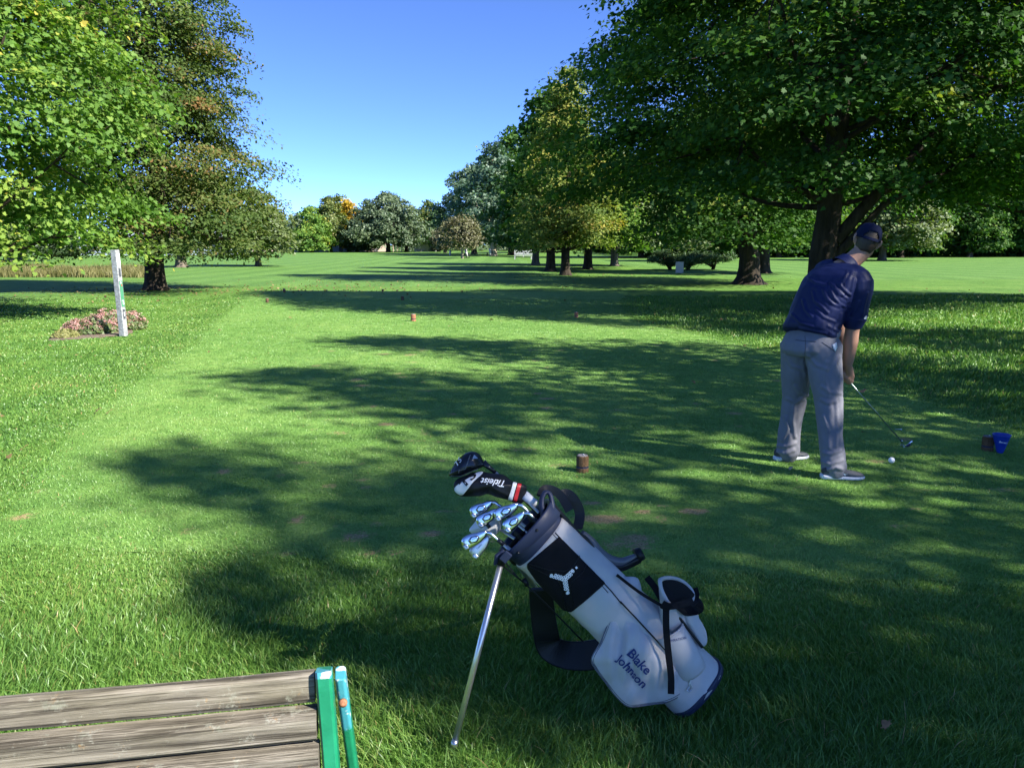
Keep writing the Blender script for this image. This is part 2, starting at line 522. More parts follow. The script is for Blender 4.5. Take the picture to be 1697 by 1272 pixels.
# ------------------------------------------------------------------ grass blades (stuff)
def hills(x, y):
    return hnp(x, y)
def blades(name, x, y, h, w, m, label, segs=2, lean=0.5, zoff=-0.012):
    n = len(x)
    z = hnp(x, y) + zoff
    a = rng.uniform(0, 2 * np.pi, n)
    la = rng.uniform(0, 2 * np.pi, n)
    # lean: neighbouring blades share a direction
    la = 2.2 * np.sin(x * 2.1 + 1.7 * np.sin(y * 1.3)) + 1.6 * np.sin(y * 2.3 + x) + rng.normal(0, 1.5, n)
    L = h * np.abs(rng.normal(lean, 0.28, n))
    dx, dy = np.cos(la) * L, np.sin(la) * L
    wx, wy = np.cos(a) * w * 0.5, np.sin(a) * w * 0.5
    base = np.stack([x, y, z], -1)
    W = np.stack([wx, wy, np.zeros(n)], -1)
    Dv = np.stack([dx, dy, np.zeros(n)], -1)
    up = np.stack([np.zeros(n), np.zeros(n), h], -1)
    lay = []
    for k in range(segs):
        t = k / segs
        c = base + up * (t - 0.12 * t * t) + Dv * t * t
        f = 1 - 0.45 * t
        lay += [c - W * f, c + W * f]
    tip = base + up * 0.88 + Dv
    V = np.stack(lay + [tip], 1)
    nvb = V.shape[1]
    V = V.reshape(-1, 3)
    b = (np.arange(n) * nvb)[:, None]
    quads = np.concatenate([b + np.array([[2 * k, 2 * k + 1, 2 * k + 3, 2 * k + 2]]) for k in range(segs - 1)], 1).reshape(n, -1) if segs > 1 else np.zeros((n, 0), int)
    tri = b + np.array([[2 * segs - 2, 2 * segs - 1, 2 * segs]])
    idx = np.concatenate([quads, tri], 1).ravel()
    lp = np.tile(np.array([4] * (segs - 1) + [3]), n)
    pt = 0.5 + 0.22 * np.sin(x * 1.9 + np.sin(y * 1.3)) * np.sin(y * 2.1) + rng.normal(0, 0.2, n)
    tint = np.clip(pt, 0, 0.9)
    dead = rng.random(n) < 0.015
    tint[dead] = rng.uniform(0.93, 1.0, dead.sum())
    tint = np.repeat(tint, segs)
    o = np_mesh(name, V, lp, idx, m, None, {'tint': ('FACE', tint)})
    return tag(o, label, 'grass', None, 'stuff')
def scatter(y0, y1, dens, margin, lo=-9e9, hi=9e9):
    """points in the viewed wedge, dens(y) per m2"""
    xs, ys = [], []
    yy = y0
    while yy < y1:
        dy = max(0.1, yy * 0.06)
        xa, xb = max(lo, -0.66 * (yy + dy) - margin), min(hi, 0.66 * (yy + dy) + margin)
        k = rng.poisson(dens(yy + dy / 2) * dy * max(0, xb - xa))
        xs.append(rng.uniform(xa, xb, k)); ys.append(rng.uniform(yy, yy + dy, k))
        yy += dy
    return np.concatenate(xs), np.concatenate(ys)
def tee_side(x, y):
    xl = np.interp(y, [t[0] for t in TEE_L], [t[1] for t in TEE_L])
    xr = np.interp(y, [t[0] for t in TEE_R], [t[1] for t in TEE_R])
    return np.minimum(np.minimum(x - xl, xr - x), np.minimum(y - (3.75 - 0.1 * x), 30 - y))
# long grass
x, y = scatter(0.55, 5.0, lambda d: 12500 if d < 3 else 12500 * (3 / d) ** 2, 1.7)
s = tee_side(x, y)
k = s < rng.normal(0.12, 0.22, len(s))
x, y = x[k], y[k]
s = s[k]
h = (0.017 + 0.040 * np.clip(-s / 1.1, 0, 1)) * np.clip(1 + rng.normal(0, 0.3, len(x)), .35, 1.7) * (0.85 + 0.25 * np.sin(x * 2.3) * np.sin(y * 2.9))
w = 0.0035 * np.maximum(1, y / 2.6)
X1, Y1, HH, WW = [x], [y], [h], [w]
x, y = scatter(5.0, 26.0, lambda d: 3600 * (5 / d) ** 2, 1.8)
s = tee_side(x, y)
k = (s < rng.normal(0.05, 0.15, len(s)))
x, y = x[k], y[k]
rt = x > 0
s = s[k]
h = (0.016 + np.where(rt, 0.044, 0.012) * np.clip(-s / 0.7, 0, 1)) * np.clip(1 + rng.normal(0, 0.3, len(x)), .4, 1.6)
X1.append(x); Y1.append(y); HH.append(h); WW.append(0.0026 * y ** 0.75)
blades('rough_grass', np.concatenate(X1), np.concatenate(Y1), np.concatenate(HH), np.concatenate(WW), M['blade'], 'long uneven green grass around the mown tee', 3, 0.55)
# mown tee
x, y = scatter(3.3, 24.0, lambda d: 6500 * (4.0 / max(4.0, d)) ** 2, 1.6)
s = tee_side(x, y)
bv = bare_at(x, y)
k = (s > rng.normal(-0.15, 0.2, len(s))) & (rng.random(len(s)) > np.clip(bv * 1.9, 0, 0.98))
x, y = x[k], y[k]
h = 0.017 * np.clip(1 + rng.normal(0, 0.35, len(x)), .3, 1.8)
blades('mown_grass', x, y, h, 0.0032 * np.maximum(1, y / 4.2) ** 0.9, M['blade_short'], 'short mown grass of the tee box', 2, 0.8, 0.0)

# ------------------------------------------------------------------ trees
MAPLE = np.array([(0, -.42), (.10, -.30), (.36, -.36), (.30, -.14), (.55, .06), (.27, .08), (.22, .34), (0, .60), (-.22, .34), (-.27, .08), (-.55, .06), (-.30, -.14), (-.36, -.36), (-.10, -.30)])
OVAL = np.array([(0, -.5), (.26, -.15), (.24, .2), (0, .55), (-.24, .2), (-.26, -.15)])
CLUMP = np.array([(-.1, -.5), (.32, -.42), (.5, .02), (.22, .18), (.3, .5), (-.12, .38), (-.48, .3), (-.34, -.06)])
NEEDLE = np.array([(-.12, -.5), (.12, -.5), (.07, .3), (0, .6), (-.07, .3)])
def leaves(name, pos, nrm, size, shape, tint, m, parent, fold=0.25):
    n = len(pos)
    nrm = nrm / np.linalg.norm(nrm, axis=1, keepdims=True)
    r = rng.normal(size=(n, 3))
    u = np.cross(nrm, r)
    u /= np.linalg.norm(u, axis=1, keepdims=True) + 1e-9
    v = np.cross(nrm, u)
    K = len(shape)
    sx, sy = shape[:, 0][None, :, None], shape[:, 1][None, :, None]
    S = size[:, None, None]
    fo = rng.uniform(-fold, fold, n)[:, None, None]
    dr = rng.uniform(-0.35, 0.1, n)[:, None, None]
    V = pos[:, None, :] + S * (sx * u[:, None, :] + sy * v[:, None, :] + (fo * np.abs(sx) + dr * sy * sy) * nrm[:, None, :])
    idx = np.arange(n * K)
    return np_mesh(name, V.reshape(-1, 3), np.full(n, K), idx, m, parent, {'tint': ('FACE', tint)})
def curve_pts(a, b, sag, n=6, wob=0.12):
    a, b = Vector(a), Vector(b)
    L = (b - a).length
    o = Vector((random.uniform(-1, 1), random.uniform(-1, 1), random.uniform(-.4, .4))) * wob * L
    out = []
    for i in range(n + 1):
        t = i / n
        p = a.lerp(b, t) + o * math.sin(math.pi * t) * 0.5
        p.z += sag * L * (t * t - t)
        out.append(p)
    return out
def make_tree(name, label, cat, seed, H, R, tr, base, prof, ncl, lpc, lsize, shape, lm, bm_, spread=0.9, flat=0.35, limbs=26, ell=(1, 1), gap=0.0,
              lean=(0, 0), flare=1.7, trunk_top=0.86, extra=(), tintfn=None, inner=0.5, loc=(0, 0, 0), group=None, upn=0.8, holes=1.7, droop=0.25, lump=0.3, sides=10):
    """trunk with limbs, crown of leaf sprays filling the profile prof(z01) -> relative radius"""
    global rng
    rng = np.random.default_rng(seed)
    random.seed(seed)
    root = thing(name, label, cat, loc, 0, group)
    # spray centres
    cs = []
    tries = 0
    ph = [random.uniform(0, 6.28) for _ in range(6)]
    while len(cs) < ncl and tries < ncl * 60:
        tries += 1
        t = random.random()
        r0 = prof(t)
        if random.random() > r0 + 0.08: continue
        th = random.uniform(0, 2 * math.pi)
        lm_ = 1 + lump * (0.5 * math.sin(2 * th + ph[0] + 4 * t) + 0.35 * math.sin(3 * th + ph[1] - 7 * t) + 0.4 * math.sin(5 * th + ph[2] + 13 * t))
        rr = r0 * R * lm_ * (1 - (1 - inner) * random.random() ** 1.3) if random.random() < 0.8 else r0 * R * lm_ * math.sqrt(random.random())
        z = base + t * (H - base)
        p = Vector((rr * math.cos(th) * ell[0], rr * math.sin(th) * ell[1], z))
        q = p / holes
        if noise.noise(q + Vector((seed * 3.7, 1.1, 0))) < gap - 0.42: continue
        p.x += lean[0] * z / H; p.y += lean[1] * z / H
        p.z -= droop * (rr / max(R, .1)) ** 2 * R * 0.25
        if t < 0.28: p.z = max(p.z + random.gauss(0.0, 0.04) * H, base * random.uniform(0.8, 1.05))
        if p.z < base * 0.55: continue
        cs.append(p)
    cs_np = np.array(cs)
    # trunk and limbs
    mb = MB()
    npt = 10
    tp, trd = [], []
    for i in range(npt + 1):
        t = i / npt
        z = t * H * trunk_top
        wob = tr * 0.5 * math.sin(3.1 * t + ph[3]) * (t > 0.05)
        tp.append((lean[0] * z / H + wob, lean[1] * z / H + wob * 0.5 * math.cos(ph[4]), z))
        r = tr * (1 - 0.85 * t) + 0.01
        trd.append(r)
    zs = [-0.15, 0.0, 0.12, 0.35, 0.8, 1.4]
    fl = [flare * 1.1, flare, 1 + (flare - 1) * .62, 1 + (flare - 1) * .3, 1 + (flare - 1) * .1, 1.0]
    n = 14
    lob = [random.uniform(0, 6.28) for _ in range(3)]
    rs = []
    allp = [(tp[0][0], tp[0][1], z, tr * f, f) for z, f in zip(zs, fl)] + [(p[0], p[1], p[2], r, 1) for p, r in zip(tp, trd) if p[2] > 1.6]
    for (px_, py_, z, r, f) in allp:
        rs.append([Vector((px_ + r * math.cos(a) * (1 + 0.22 * (f - 1) * math.sin(5 * a + lob[0]) + .05 * math.sin(3 * a + lob[1] + z)), py_ + r * math.sin(a) * (1 + 0.22 * (f - 1) * math.sin(5 * a + lob[0]) + .05 * math.sin(4 * a + lob[2])), z)) for a in [2 * math.pi * k / n for k in range(n)]])
    mb.rings(rs, True, True)
    def trunk_at(z):
        t = min(1, max(0, z / (H * trunk_top)))
        i = min(npt - 1, int(t * npt)); f = t * npt - i
        return Vector(tp[i]).lerp(Vector(tp[i + 1]), f), trd[i] * (1 - f) + trd[i + 1] * f
    order = list(range(len(cs)))
    random.shuffle(order)
    ends = []
    for k in order[:limbs]:
        c = cs[k]
        ax = math.hypot(c.x, c.y)
        z0 = max(base * 0.8, min(c.z - 0.7 * ax, H * trunk_top * 0.97)) * random.uniform(0.95, 1.1)
        p0, r0 = trunk_at(z0)
        pts = curve_pts(p0, c, 0.22, 6)
        rb = max(0.015, r0 * random.uniform(0.16, 0.36))
        mb.tube(pts, [rb * (1 - 0.85 * i / 6) + 0.004 for i in range(7)], 6)
        ends.append((pts, rb))
    for k in order[limbs:limbs + limbs * 4]:
        c = cs[k]
        best = min(ends, key=lambda e: min((e[0][3] - c).length, (e[0][5] - c).length)) if ends else None
        if best is None: break
        j = 3 if (best[0][3] - c).length < (best[0][5] - c).length else 5
        if (best[0][j] - c).length > R * 0.9: continue
        rb = best[1] * 0.32
        mb.tube(curve_pts(best[0][j], c, 0.1, 4), [rb * (1 - 0.8 * i / 4) + 0.004 for i in range(5)], 5)
    for pts, r0, r1 in extra:
        q = [Vector(p) for p in pts]
        m_ = len(q) - 1
        mb.tube(q, [r0 + (r1 - r0) * i / m_ for i in range(m_ + 1)], 9)
    mb.build('trunk', bm_, root, smooth=True, fix=False)
    # leaves
    n = len(cs)
    li = np.repeat(np.arange(n), lpc)
    c = cs_np[li]
    ax = np.stack([c[:, 0] - lean[0] * c[:, 2] / H, c[:, 1] - lean[1] * c[:, 2] / H, np.zeros(len(c))], -1)
    ax /= np.linalg.norm(ax, axis=1, keepdims=True) + 1e-6
    tg = np.stack([-ax[:, 1], ax[:, 0], np.zeros(len(c))], -1)
    N = len(c)
    sp = spread * np.repeat(rng.uniform(0.6, 1.25, n), lpc)
    e = np.minimum(np.abs(rng.normal(size=(N, 3))), 2.0) * np.sign(rng.normal(size=(N, 3)))
    a_, b_, z_ = e[:, 0] * sp * 0.62, e[:, 1] * sp * 0.62, e[:, 2] * sp * flat * 0.6
    z_ = z_ - droop * np.maximum(a_, 0) * 0.8 - 0.10 * (a_ ** 2 + b_ ** 2) / np.maximum(sp, .01)
    pos = c + ax * a_[:, None] + tg * b_[:, None]
    pos[:, 2] += z_
    pos[:, 2] = np.maximum(pos[:, 2], base * rng.uniform(0.45, 0.75, N))
    nrm = np.array([0, 0, 1.0]) * upn + ax * 0.5 + rng.normal(size=(N, 3)) * 0.48
    size = lsize * rng.uniform(0.65, 1.25, N)
    ct = rng.normal(0.45, 0.16, n)
    tint = np.repeat(ct, lpc) + rng.normal(0, 0.13, N)
    if tintfn is not None:
        tint = tintfn(pos, tint)
    leaves('crown', pos, nrm, size, shape, np.clip(tint, 0, 1), lm, root)
    return root
# crown profiles (0 = lowest boughs, 1 = top)
def pr_cone(t): return (min(1.0, 0.62 + 3.2 * t)) * max(0.0, 1 - t) ** 0.72
def pr_dome(t): return math.sqrt(max(0.0, 1 - t ** 2.2)) * min(1.0, 0.72 + 1.6 * t)
def pr_vase(t): return max(0.0, min(1.0, 0.35 + 1.5 * t)) * math.sqrt(max(0.0, 1 - t ** 3.2))
def pr_egg(t): return max(0.0, math.sin(math.pi * (0.16 + 0.84 * t) ** 0.75)) ** 0.85

def at(px, Y, dz=0.0):
    x = (px - W0 / 2) / FPX * (Y * math.cos(PITCH) + 1.5 * math.sin(PITCH))
    return Vector((x, Y, hf(x, Y) + dz))

ROW = 'mature trees standing on the lawn'
FAR = 'trees lining the far end of the fairway'
WOOD = 'trees of the dark wood beyond the far right lawn'
SMALL = 'small trees past the left rough'
ROWR = 'trees in the row right of the fairway'
# --- left side
make_tree('maple_tree', 'large bright green maple reaching in from the left edge above the post', 'tree', 11, 16.5, 5.5, 0.34, 1.9, pr_egg,
          390, 360, 0.128, MAPLE, M['maple'], M['bark'], 1.05, 0.30, 30, gap=0.22, holes=1.5, loc=at(-118, 19.5), group=ROW, inner=0.55, upn=0.75, droop=0.35, lump=0.35)
make_tree('turning_tree', 'tall russet tinged olive tree with a thick dark trunk left of the fairway', 'tree', 12, 17.5, 5.5, 0.36, 1.9, pr_cone,
          500, 290, 0.138, OVAL, M['olive'], M['bark'], 0.95, 0.30, 40, gap=0.13, holes=1.5, loc=at(258, 33), group=ROW, inner=0.35, droop=0.35, lean=(0.7, 0), lump=0.36, flare=1.55)
make_tree('pale_tree', 'small pale yellowish tree at the right skirt of the russet tinged tree', 'tree', 13, 7.2, 3.6, 0.24, 1.3, pr_dome,
          150, 75, 0.26, CLUMP, M['lime'], M['bark_grey'], 0.9, 0.4, 16, loc=at(428, 76), group=SMALL, gap=0.08)
make_tree('bare_grey_tree', 'thin brownish tree with grey bark seen behind the russet tinged tree', 'tree', 14, 8.5, 3.6, 0.42, 2.0, pr_dome,
          110, 60, 0.25, CLUMP, M['brown'], M['bark_grey'], 0.9, 0.4, 24, loc=at(300, 72), group=SMALL, gap=0.1)
for i, (px, Y, H, lab) in enumerate([(16, 92, 8.5, 'upright grey trunked tree half hidden under the maple at the far left edge'), (34, 96, 9.0, 'leaning grey trunked tree just right of the upright one at the far left edge')]):
    make_tree('grey_tree', lab, 'tree', 15 + i, H, 4.6, 0.5, 2.6, pr_dome, 120, 60, 0.34, CLUMP, M['lime'], M['bark_grey'], 1.1, 0.4, 18, loc=at(px, Y), group=SMALL, lean=(2.6 if i else 0, 0), gap=0.05)

# --- right side, the big ones
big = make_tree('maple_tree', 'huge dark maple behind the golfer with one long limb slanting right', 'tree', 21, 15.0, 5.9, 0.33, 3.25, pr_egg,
          390, 310, 0.122, MAPLE, M['maple_shaded'], M['bark'], 1.05, 0.28, 36, gap=0.2, holes=1.4, loc=at(1358, 19.6), group=ROW, inner=0.4, lean=(1.0, 0), droop=0.38, lump=0.3, flare=1.5, trunk_top=0.8,
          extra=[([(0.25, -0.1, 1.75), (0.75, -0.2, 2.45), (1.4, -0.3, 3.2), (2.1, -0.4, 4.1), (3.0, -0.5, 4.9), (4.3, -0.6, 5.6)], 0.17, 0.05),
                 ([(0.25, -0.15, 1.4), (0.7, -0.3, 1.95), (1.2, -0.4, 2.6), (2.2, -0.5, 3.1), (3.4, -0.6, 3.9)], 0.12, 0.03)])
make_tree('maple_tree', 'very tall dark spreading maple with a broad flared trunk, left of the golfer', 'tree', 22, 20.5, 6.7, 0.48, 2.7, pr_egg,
          520, 200, 0.175, MAPLE, M['maple_shaded'], M['bark'], 1.3, 0.28, 40, gap=0.18, holes=1.9, loc=at(1240, 39), group=ROW, lean=(-2.0, 0), inner=0.4, droop=0.5, lump=0.3, flare=1.75)
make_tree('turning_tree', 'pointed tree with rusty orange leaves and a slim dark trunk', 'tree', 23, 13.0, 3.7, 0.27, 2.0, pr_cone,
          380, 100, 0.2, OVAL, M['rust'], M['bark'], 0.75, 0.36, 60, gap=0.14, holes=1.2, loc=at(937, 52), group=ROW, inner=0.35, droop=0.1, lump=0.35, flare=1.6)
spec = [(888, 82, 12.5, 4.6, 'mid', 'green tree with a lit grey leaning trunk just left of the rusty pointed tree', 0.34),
        (913, 63, 14.6, 3.1, 'maple_shaded', 'dark tree with a thick black trunk pressed against the left of the rusty pointed tree', 0.34),
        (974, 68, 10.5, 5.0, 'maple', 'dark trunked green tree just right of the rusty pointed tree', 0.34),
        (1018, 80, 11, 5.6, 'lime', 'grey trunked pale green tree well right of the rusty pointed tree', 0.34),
        (1262, 56, 12, 5.0, 'maple_shaded', 'dark tree whose trunk shows just right of the broad flared trunk', 0.5)]
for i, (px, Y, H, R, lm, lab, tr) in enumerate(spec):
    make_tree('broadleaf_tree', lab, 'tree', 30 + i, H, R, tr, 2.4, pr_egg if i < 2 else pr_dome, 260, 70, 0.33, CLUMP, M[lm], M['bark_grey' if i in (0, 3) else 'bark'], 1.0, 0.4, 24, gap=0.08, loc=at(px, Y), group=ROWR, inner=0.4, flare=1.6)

# --- trees beside the tee, out of the picture, whose shade crosses it
shade = make_tree('shade_maple', 'maple beside the tee casting the broad shade the golfer stands in', 'tree', 24, 13.0, 4.6, 0.34, 2.4, pr_cone,
          250, 62, 0.17, MAPLE, M['maple'], M['bark'], 0.85, 0.30, 26, gap=0.30, holes=1.9, loc=(12.5, 0.9, 0), group='shade trees standing right of the tee', inner=0.3, droop=0.35, lump=0.35)
dup(shade, (12.9, -3.1, 0), 2.1, 'maple behind the tee casting the shade that covers the golf bag', (0.76, 0.76, 1.0))
dup(shade, (9.6, 6.4, 0), 4.0, 'smaller maple beside the tee casting thin shade streaks beyond the golfer', 0.80)
dup(shade, (8.8, -2.3, 0), 1.2, 'slender unseen maple added behind the bench to shade the golf bag', (0.36, 0.36, 0.66))  # added out of view only to keep sun off the bag
dup(shade, (13.2, 10.8, 0), 5.2, 'small unseen maple added right of the tee to cast streaks over the long grass', (0.68, 0.68, 0.80))  # added out of view to break up sun on the right grass
dup(big, (15.8, 22.8, 0), 0.6, 'dark maple standing right of the tee, its outer boughs at the right edge', 1.0)

# --- far end of the fairway
fr = [(517, 196, 11.2, 5.2, 'maple', pr_egg, 'rounded bright green tree on the far side of the fairway', 1.0),
      (497, 214, 9.5, 3.6, 'grey', pr_egg, 'dull grey green tree partly behind the rounded bright green tree', 1.2),
      (474, 250, 15, 5.5, 'bare', pr_dome, 'nearly leafless grey tree against the sky at the left end of the far trees', 2.0),
      (548, 204, 13.8, 4.8, 'gold', pr_egg, 'tall yellow green tree left of the bright orange tree', 2.0),
      (579, 212, 14.2, 3.4, 'orange', pr_egg, 'narrow bright orange and yellow tree among the far trees', 1.6),
      (592, 208, 8.5, 3.2, 'mid', pr_egg, 'small green tree tucked below the bright orange tree', 1.0),
      (644, 200, 14.2, 10.0, 'grey', pr_dome, 'wide spreading grey green tree in the middle of the far trees', 2.6),
      (612, 216, 11.5, 5.5, 'grey', pr_vase, 'grey green tree crowding the left of the wide spreading tree', 1.6),
      (674, 206, 10.0, 3.6, 'grey', pr_dome, 'lower grey green tree crowding the right of the wide spreading tree', 1.8),
      (712, 225, 14.0, 6.0, 'gold', pr_egg, 'yellow green tree behind the white house', 2.2),
      (727, 215, 12.5, 4.2, 'mid', pr_egg, 'mid green tree between the white house and the tall cottonwoods', 2.0),
      (462, 225, 11, 4.2, 'lime', pr_egg, 'pale green tree left of the rounded bright green tree', 1.6),
      (560, 232, 16, 5.5, 'gold', pr_vase, 'tall yellow green tree behind the bright orange tree', 2.0),
      (738, 190, 6.5, 3.5, 'brown', pr_dome, 'small dull brown tree beside the white house', 1.2),
      (766, 118, 5.8, 2.5, 'brown', pr_vase, 'small brown leaved tree with a white trunk in front of the far trees', 2.3),
      (786, 166, 18.5, 9.0, 'blue', pr_egg, 'tall blue green cottonwood with a rough pale trunk right of the far houses', 2.4),
      (818, 140, 19.5, 6.5, 'blue', pr_egg, 'tall blue green cottonwood with a smooth lit trunk beside the right tree row', 3.0),
      (848, 150, 23, 7.5, 'maple_shaded', pr_egg, 'dark tall tree behind the rusty pointed tree', 3.0),
      (868, 190, 14, 7.0, 'mid', pr_egg, 'green tree behind the white bench', 2.0),
      (905, 200, 13, 8.0, 'mid', pr_dome, 'broad green tree behind the right tree row', 2.0)]
M['bare'] = leaf_mat('withered_leaf', [(0, (0.12, 0.1, 0.1)), (1, (0.22, 0.18, 0.16))], 0.2, 0.02)
for i, (px, Y, H, R, lm, pf, lab, base) in enumerate(fr):
    ncl = 130 if lm != 'bare' else 90
    ncl = int(ncl * max(0.7, (R / 5) ** 1.2))
    make_tree('broadleaf_tree', lab, 'tree', 50 + i, H, R, 0.30 + H * 0.014 if px != 766 else 0.17, base, pf, ncl, 70 if lm != 'bare' else 8, 0.46 if lm != 'brown' else 0.3, CLUMP, M[lm],
              M['bark_pale'] if px in (766, 818) else M['bark_grey'] if lm in ('bare', 'brown', 'blue') else M['bark'], 1.25, 0.5, 20 if lm != 'bare' else 60, gap=0.06, loc=at(px, Y), group=FAR, inner=0.35, flare=1.5, upn=0.6)
# --- wood beyond the right lawn: a few kinds, each tree a copy of its own
wood_kinds = []
for i, (nm, lm, H, R, bk) in enumerate([('wood_tree', 'maple_shaded', 15, 6.5, 'bark'), ('wood_tree', 'maple_shaded', 12, 6.0, 'bark_grey'), ('wood_tree', 'gold', 10, 5.0, 'bark')]):
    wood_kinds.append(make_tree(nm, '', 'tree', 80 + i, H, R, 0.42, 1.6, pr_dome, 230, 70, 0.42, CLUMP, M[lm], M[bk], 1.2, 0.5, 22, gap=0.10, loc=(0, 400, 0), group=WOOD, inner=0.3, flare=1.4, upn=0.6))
xs = [1020, 1062, 1105, 1145, 1185, 1215, 1290, 1330, 1372, 1412, 1452, 1492, 1530, 1568, 1606, 1642, 1672, 1700, 1740, 1800, 1850]
used = [0, 0, 0]
kn = ['tall dark', 'lower dark', 'yellowish']
for i, px in enumerate(xs):
    k = [0, 1, 0, 0, 2, 0, 1, 0][i % 8]
    Y = 124 + (i * 37 % 11)
    lab = '%s tree of the far right wood, %s' % (kn[k], ['above the low juniper', 'left of the flared maple trunk', 'between the two maple trunks', 'just left of the golfer cap', 'just right of the golfer cap', 'beyond the right lawn'][0 if px < 1150 else 1 if px < 1225 else 2 if px < 1335 else 3 if px < 1420 else 4 if px < 1500 else 5])
    loc = at(px, Y)
    if used[k] == 0:
        o = wood_kinds[k]
        o.location = loc; o.rotation_euler[2] = i
        o['label'] = lab
    else:
        dup(wood_kinds[k], loc, i * 1.3, lab, 0.85 + 0.05 * (i * 7 % 6))
    used[k] += 1
make_tree('sunlit_tree', 'sunlit pale green tree in front of the dark wood, behind the golfer cap', 'tree', 90, 9.5, 6.0, 0.4, 2.2, pr_dome, 210, 70, 0.36, CLUMP, M['lime'], M['bark_grey'], 1.2, 0.4, 20, gap=0.1, loc=at(1462, 100), group='sunlit trees before the wood')
make_tree('sunlit_tree', 'sunlit yellow green tree glimpsed between the juniper and the flared maple trunk', 'tree', 91, 8.5, 5.5, 0.4, 2.0, pr_dome, 180, 70, 0.36, CLUMP, M['lime'], M['bark_grey'], 1.2, 0.4, 20, gap=0.1, loc=at(1175, 98), group='sunlit trees before the wood')

# --- undergrowth under the wood
def thicket(name, label, x0, x1, Y0, Y1, H, m, n, size, sd, kind='stuff'):
    r = np.random.default_rng(sd)
    global rng
    rng = r
    x = r.uniform(x0, x1, n); y = r.uniform(Y0, Y1, n)
    hh = H * (0.55 + 0.45 * np.sin(x * 0.35 + sd) * np.sin(x * 0.11 + 2) + 0.15 * np.sin(x * 1.3))
    z = hnp(x, y) + r.uniform(0, 1, n) ** 0.8 * hh
    pos = np.stack([x, y, z], -1)
    nrm = np.stack([r.normal(0, 1, n), r.normal(-0.4, 1, n), np.abs(r.normal(0.6, 0.5, n))], -1)
    o = leaves(name, pos, nrm, size * r.uniform(0.6, 1.3, n), CLUMP, np.clip(r.normal(0.45, 0.2, n), 0, 1), m, None)
    return tag(o, label, 'undergrowth', None, kind)
thicket('undergrowth', 'dark low thicket along the foot of the far right wood', 22, 115, 126, 136, 4.2, M['maple_shaded'], 16000, 0.5, 5)
thicket('woodland', 'distant woods closing the view behind the far trees', -190, 40, 240, 275, 9.5, M['grey'], 26000, 0.75, 6)
thicket('woodland', 'dense far woods behind the right tree row', 20, 200, 150, 200, 13.5, M['maple_shaded'], 42000, 0.8, 7)
thicket('woodland', 'distant woods beyond the tall tan grass at the far left', -190, -55, 150, 180, 9, M['grey'], 16000, 0.7, 8)
# ------------------------------------------------------------------ object materials
M['silver_cloth'] = mat('silver_bag_cloth', (0.48, 0.465, 0.46), 0.55, 0.0, 0.05, 12, 0.25, 900, 0.0006)
M['navy'] = mat('navy_plastic', (0.018, 0.026, 0.06), 0.5, 0, 0.1, 20, spec=0.3)
M['black_cloth'] = mat('black_cloth', (0.007, 0.007, 0.009), 0.85, 0, 0.2, 40, 0.5, 700, 0.0008, spec=0.2)
M['black_gloss'] = mat('black_gloss', (0.008, 0.010, 0.016), 0.2, 0, 0.1, 20)
M['black_vinyl'] = mat('black_vinyl', (0.006, 0.007, 0.009), 0.42, 0, 0.1, 30, 0.3, 120, 0.002, spec=0.3)
M['grey_vinyl'] = mat('grey_vinyl', (0.10, 0.105, 0.12), 0.35, 0, 0.15, 20, 0.3, 60, 0.002)
M['white_vinyl'] = mat('white_vinyl', (0.72, 0.73, 0.74), 0.45, 0, 0.04, 20)
M['white_thread'] = mat('white_print', (0.85, 0.86, 0.88), 0.6, 0, 0.02, 20)
M['navy_thread'] = mat('navy_thread', (0.014, 0.035, 0.16), 0.6, 0, 0.1, 300)
M['red'] = mat('red_vinyl', (0.55, 0.02, 0.025), 0.4, 0, 0.05, 20)
M['alu'] = mat('brushed_aluminium', (0.62, 0.63, 0.65), 0.28, 0.9, 0.06, 60)
M['chrome'] = mat('chromed_steel', (0.66, 0.69, 0.74), 0.16, 1.0, 0.04, 20)
M['satin'] = mat('satin_steel', (0.55, 0.57, 0.6), 0.34, 1.0, 0.08, 40)
M['steel_dark'] = mat('dark_badge', (0.02, 0.03, 0.055), 0.4, 0.2, 0.1, 20)
M['green_shaft'] = mat('shaft_metal', (0.30, 0.36, 0.33), 0.3, 0.85, 0.1, 20)
M['rubber'] = mat('black_rubber', (0.014, 0.014, 0.015), 0.8, 0, 0.1, 30)

# ------------------------------------------------------------------ stand bag
ct = G(1118, 1174)
a0 = Vector((-0.66, 0.19, 0.73)).normalized()
def frame_of(a, mid):
    v = (CAM - mid).normalized()
    n = (v - a * a.dot(v)).normalized()
    return n, a.cross(n).normalized()
nB, tB = frame_of(a0, ct + a0 * 0.45)
BASE = ct + tB * 0.107 + nB * 0.04
BASE.z = ct.z + 0.078
TOP = P(868, 872, BASE.y + 0.05)
aB = (TOP - BASE)
LB = aB.length
aB.normalize()
nB, tB = frame_of(aB, BASE + aB * 0.45)
def bagp(u, w, n):
    return BASE + aB * u + tB * w + nB * n
def planepx(px, py, off, o=None, n=None):
    o = BASE if o is None else o
    n = nB if n is None else n
    r = ray(px, py)
    t = ((o + n * off) - CAM).dot(n) / r.dot(n)
    return CAM + r * t
def bvh_of(*obs):
    vs, fs = [], []
    for o in obs:
        b = len(vs)
        vs += [o.matrix_world @ v.co for v in o.data.vertices]
        fs += [tuple(i + b for i in p.vertices) for p in o.data.polygons]
    return BVHTree.FromPolygons(vs, fs)
def hit(bvh, px, py, off=0.0, fallback=0.05):
    r = ray(px, py)
    loc, nor, i, d = bvh.ray_cast(CAM, r)
    if loc is None:
        return planepx(px, py, fallback + off)
    if nor.dot(r) > 0: nor = -nor
    return loc + nor * off
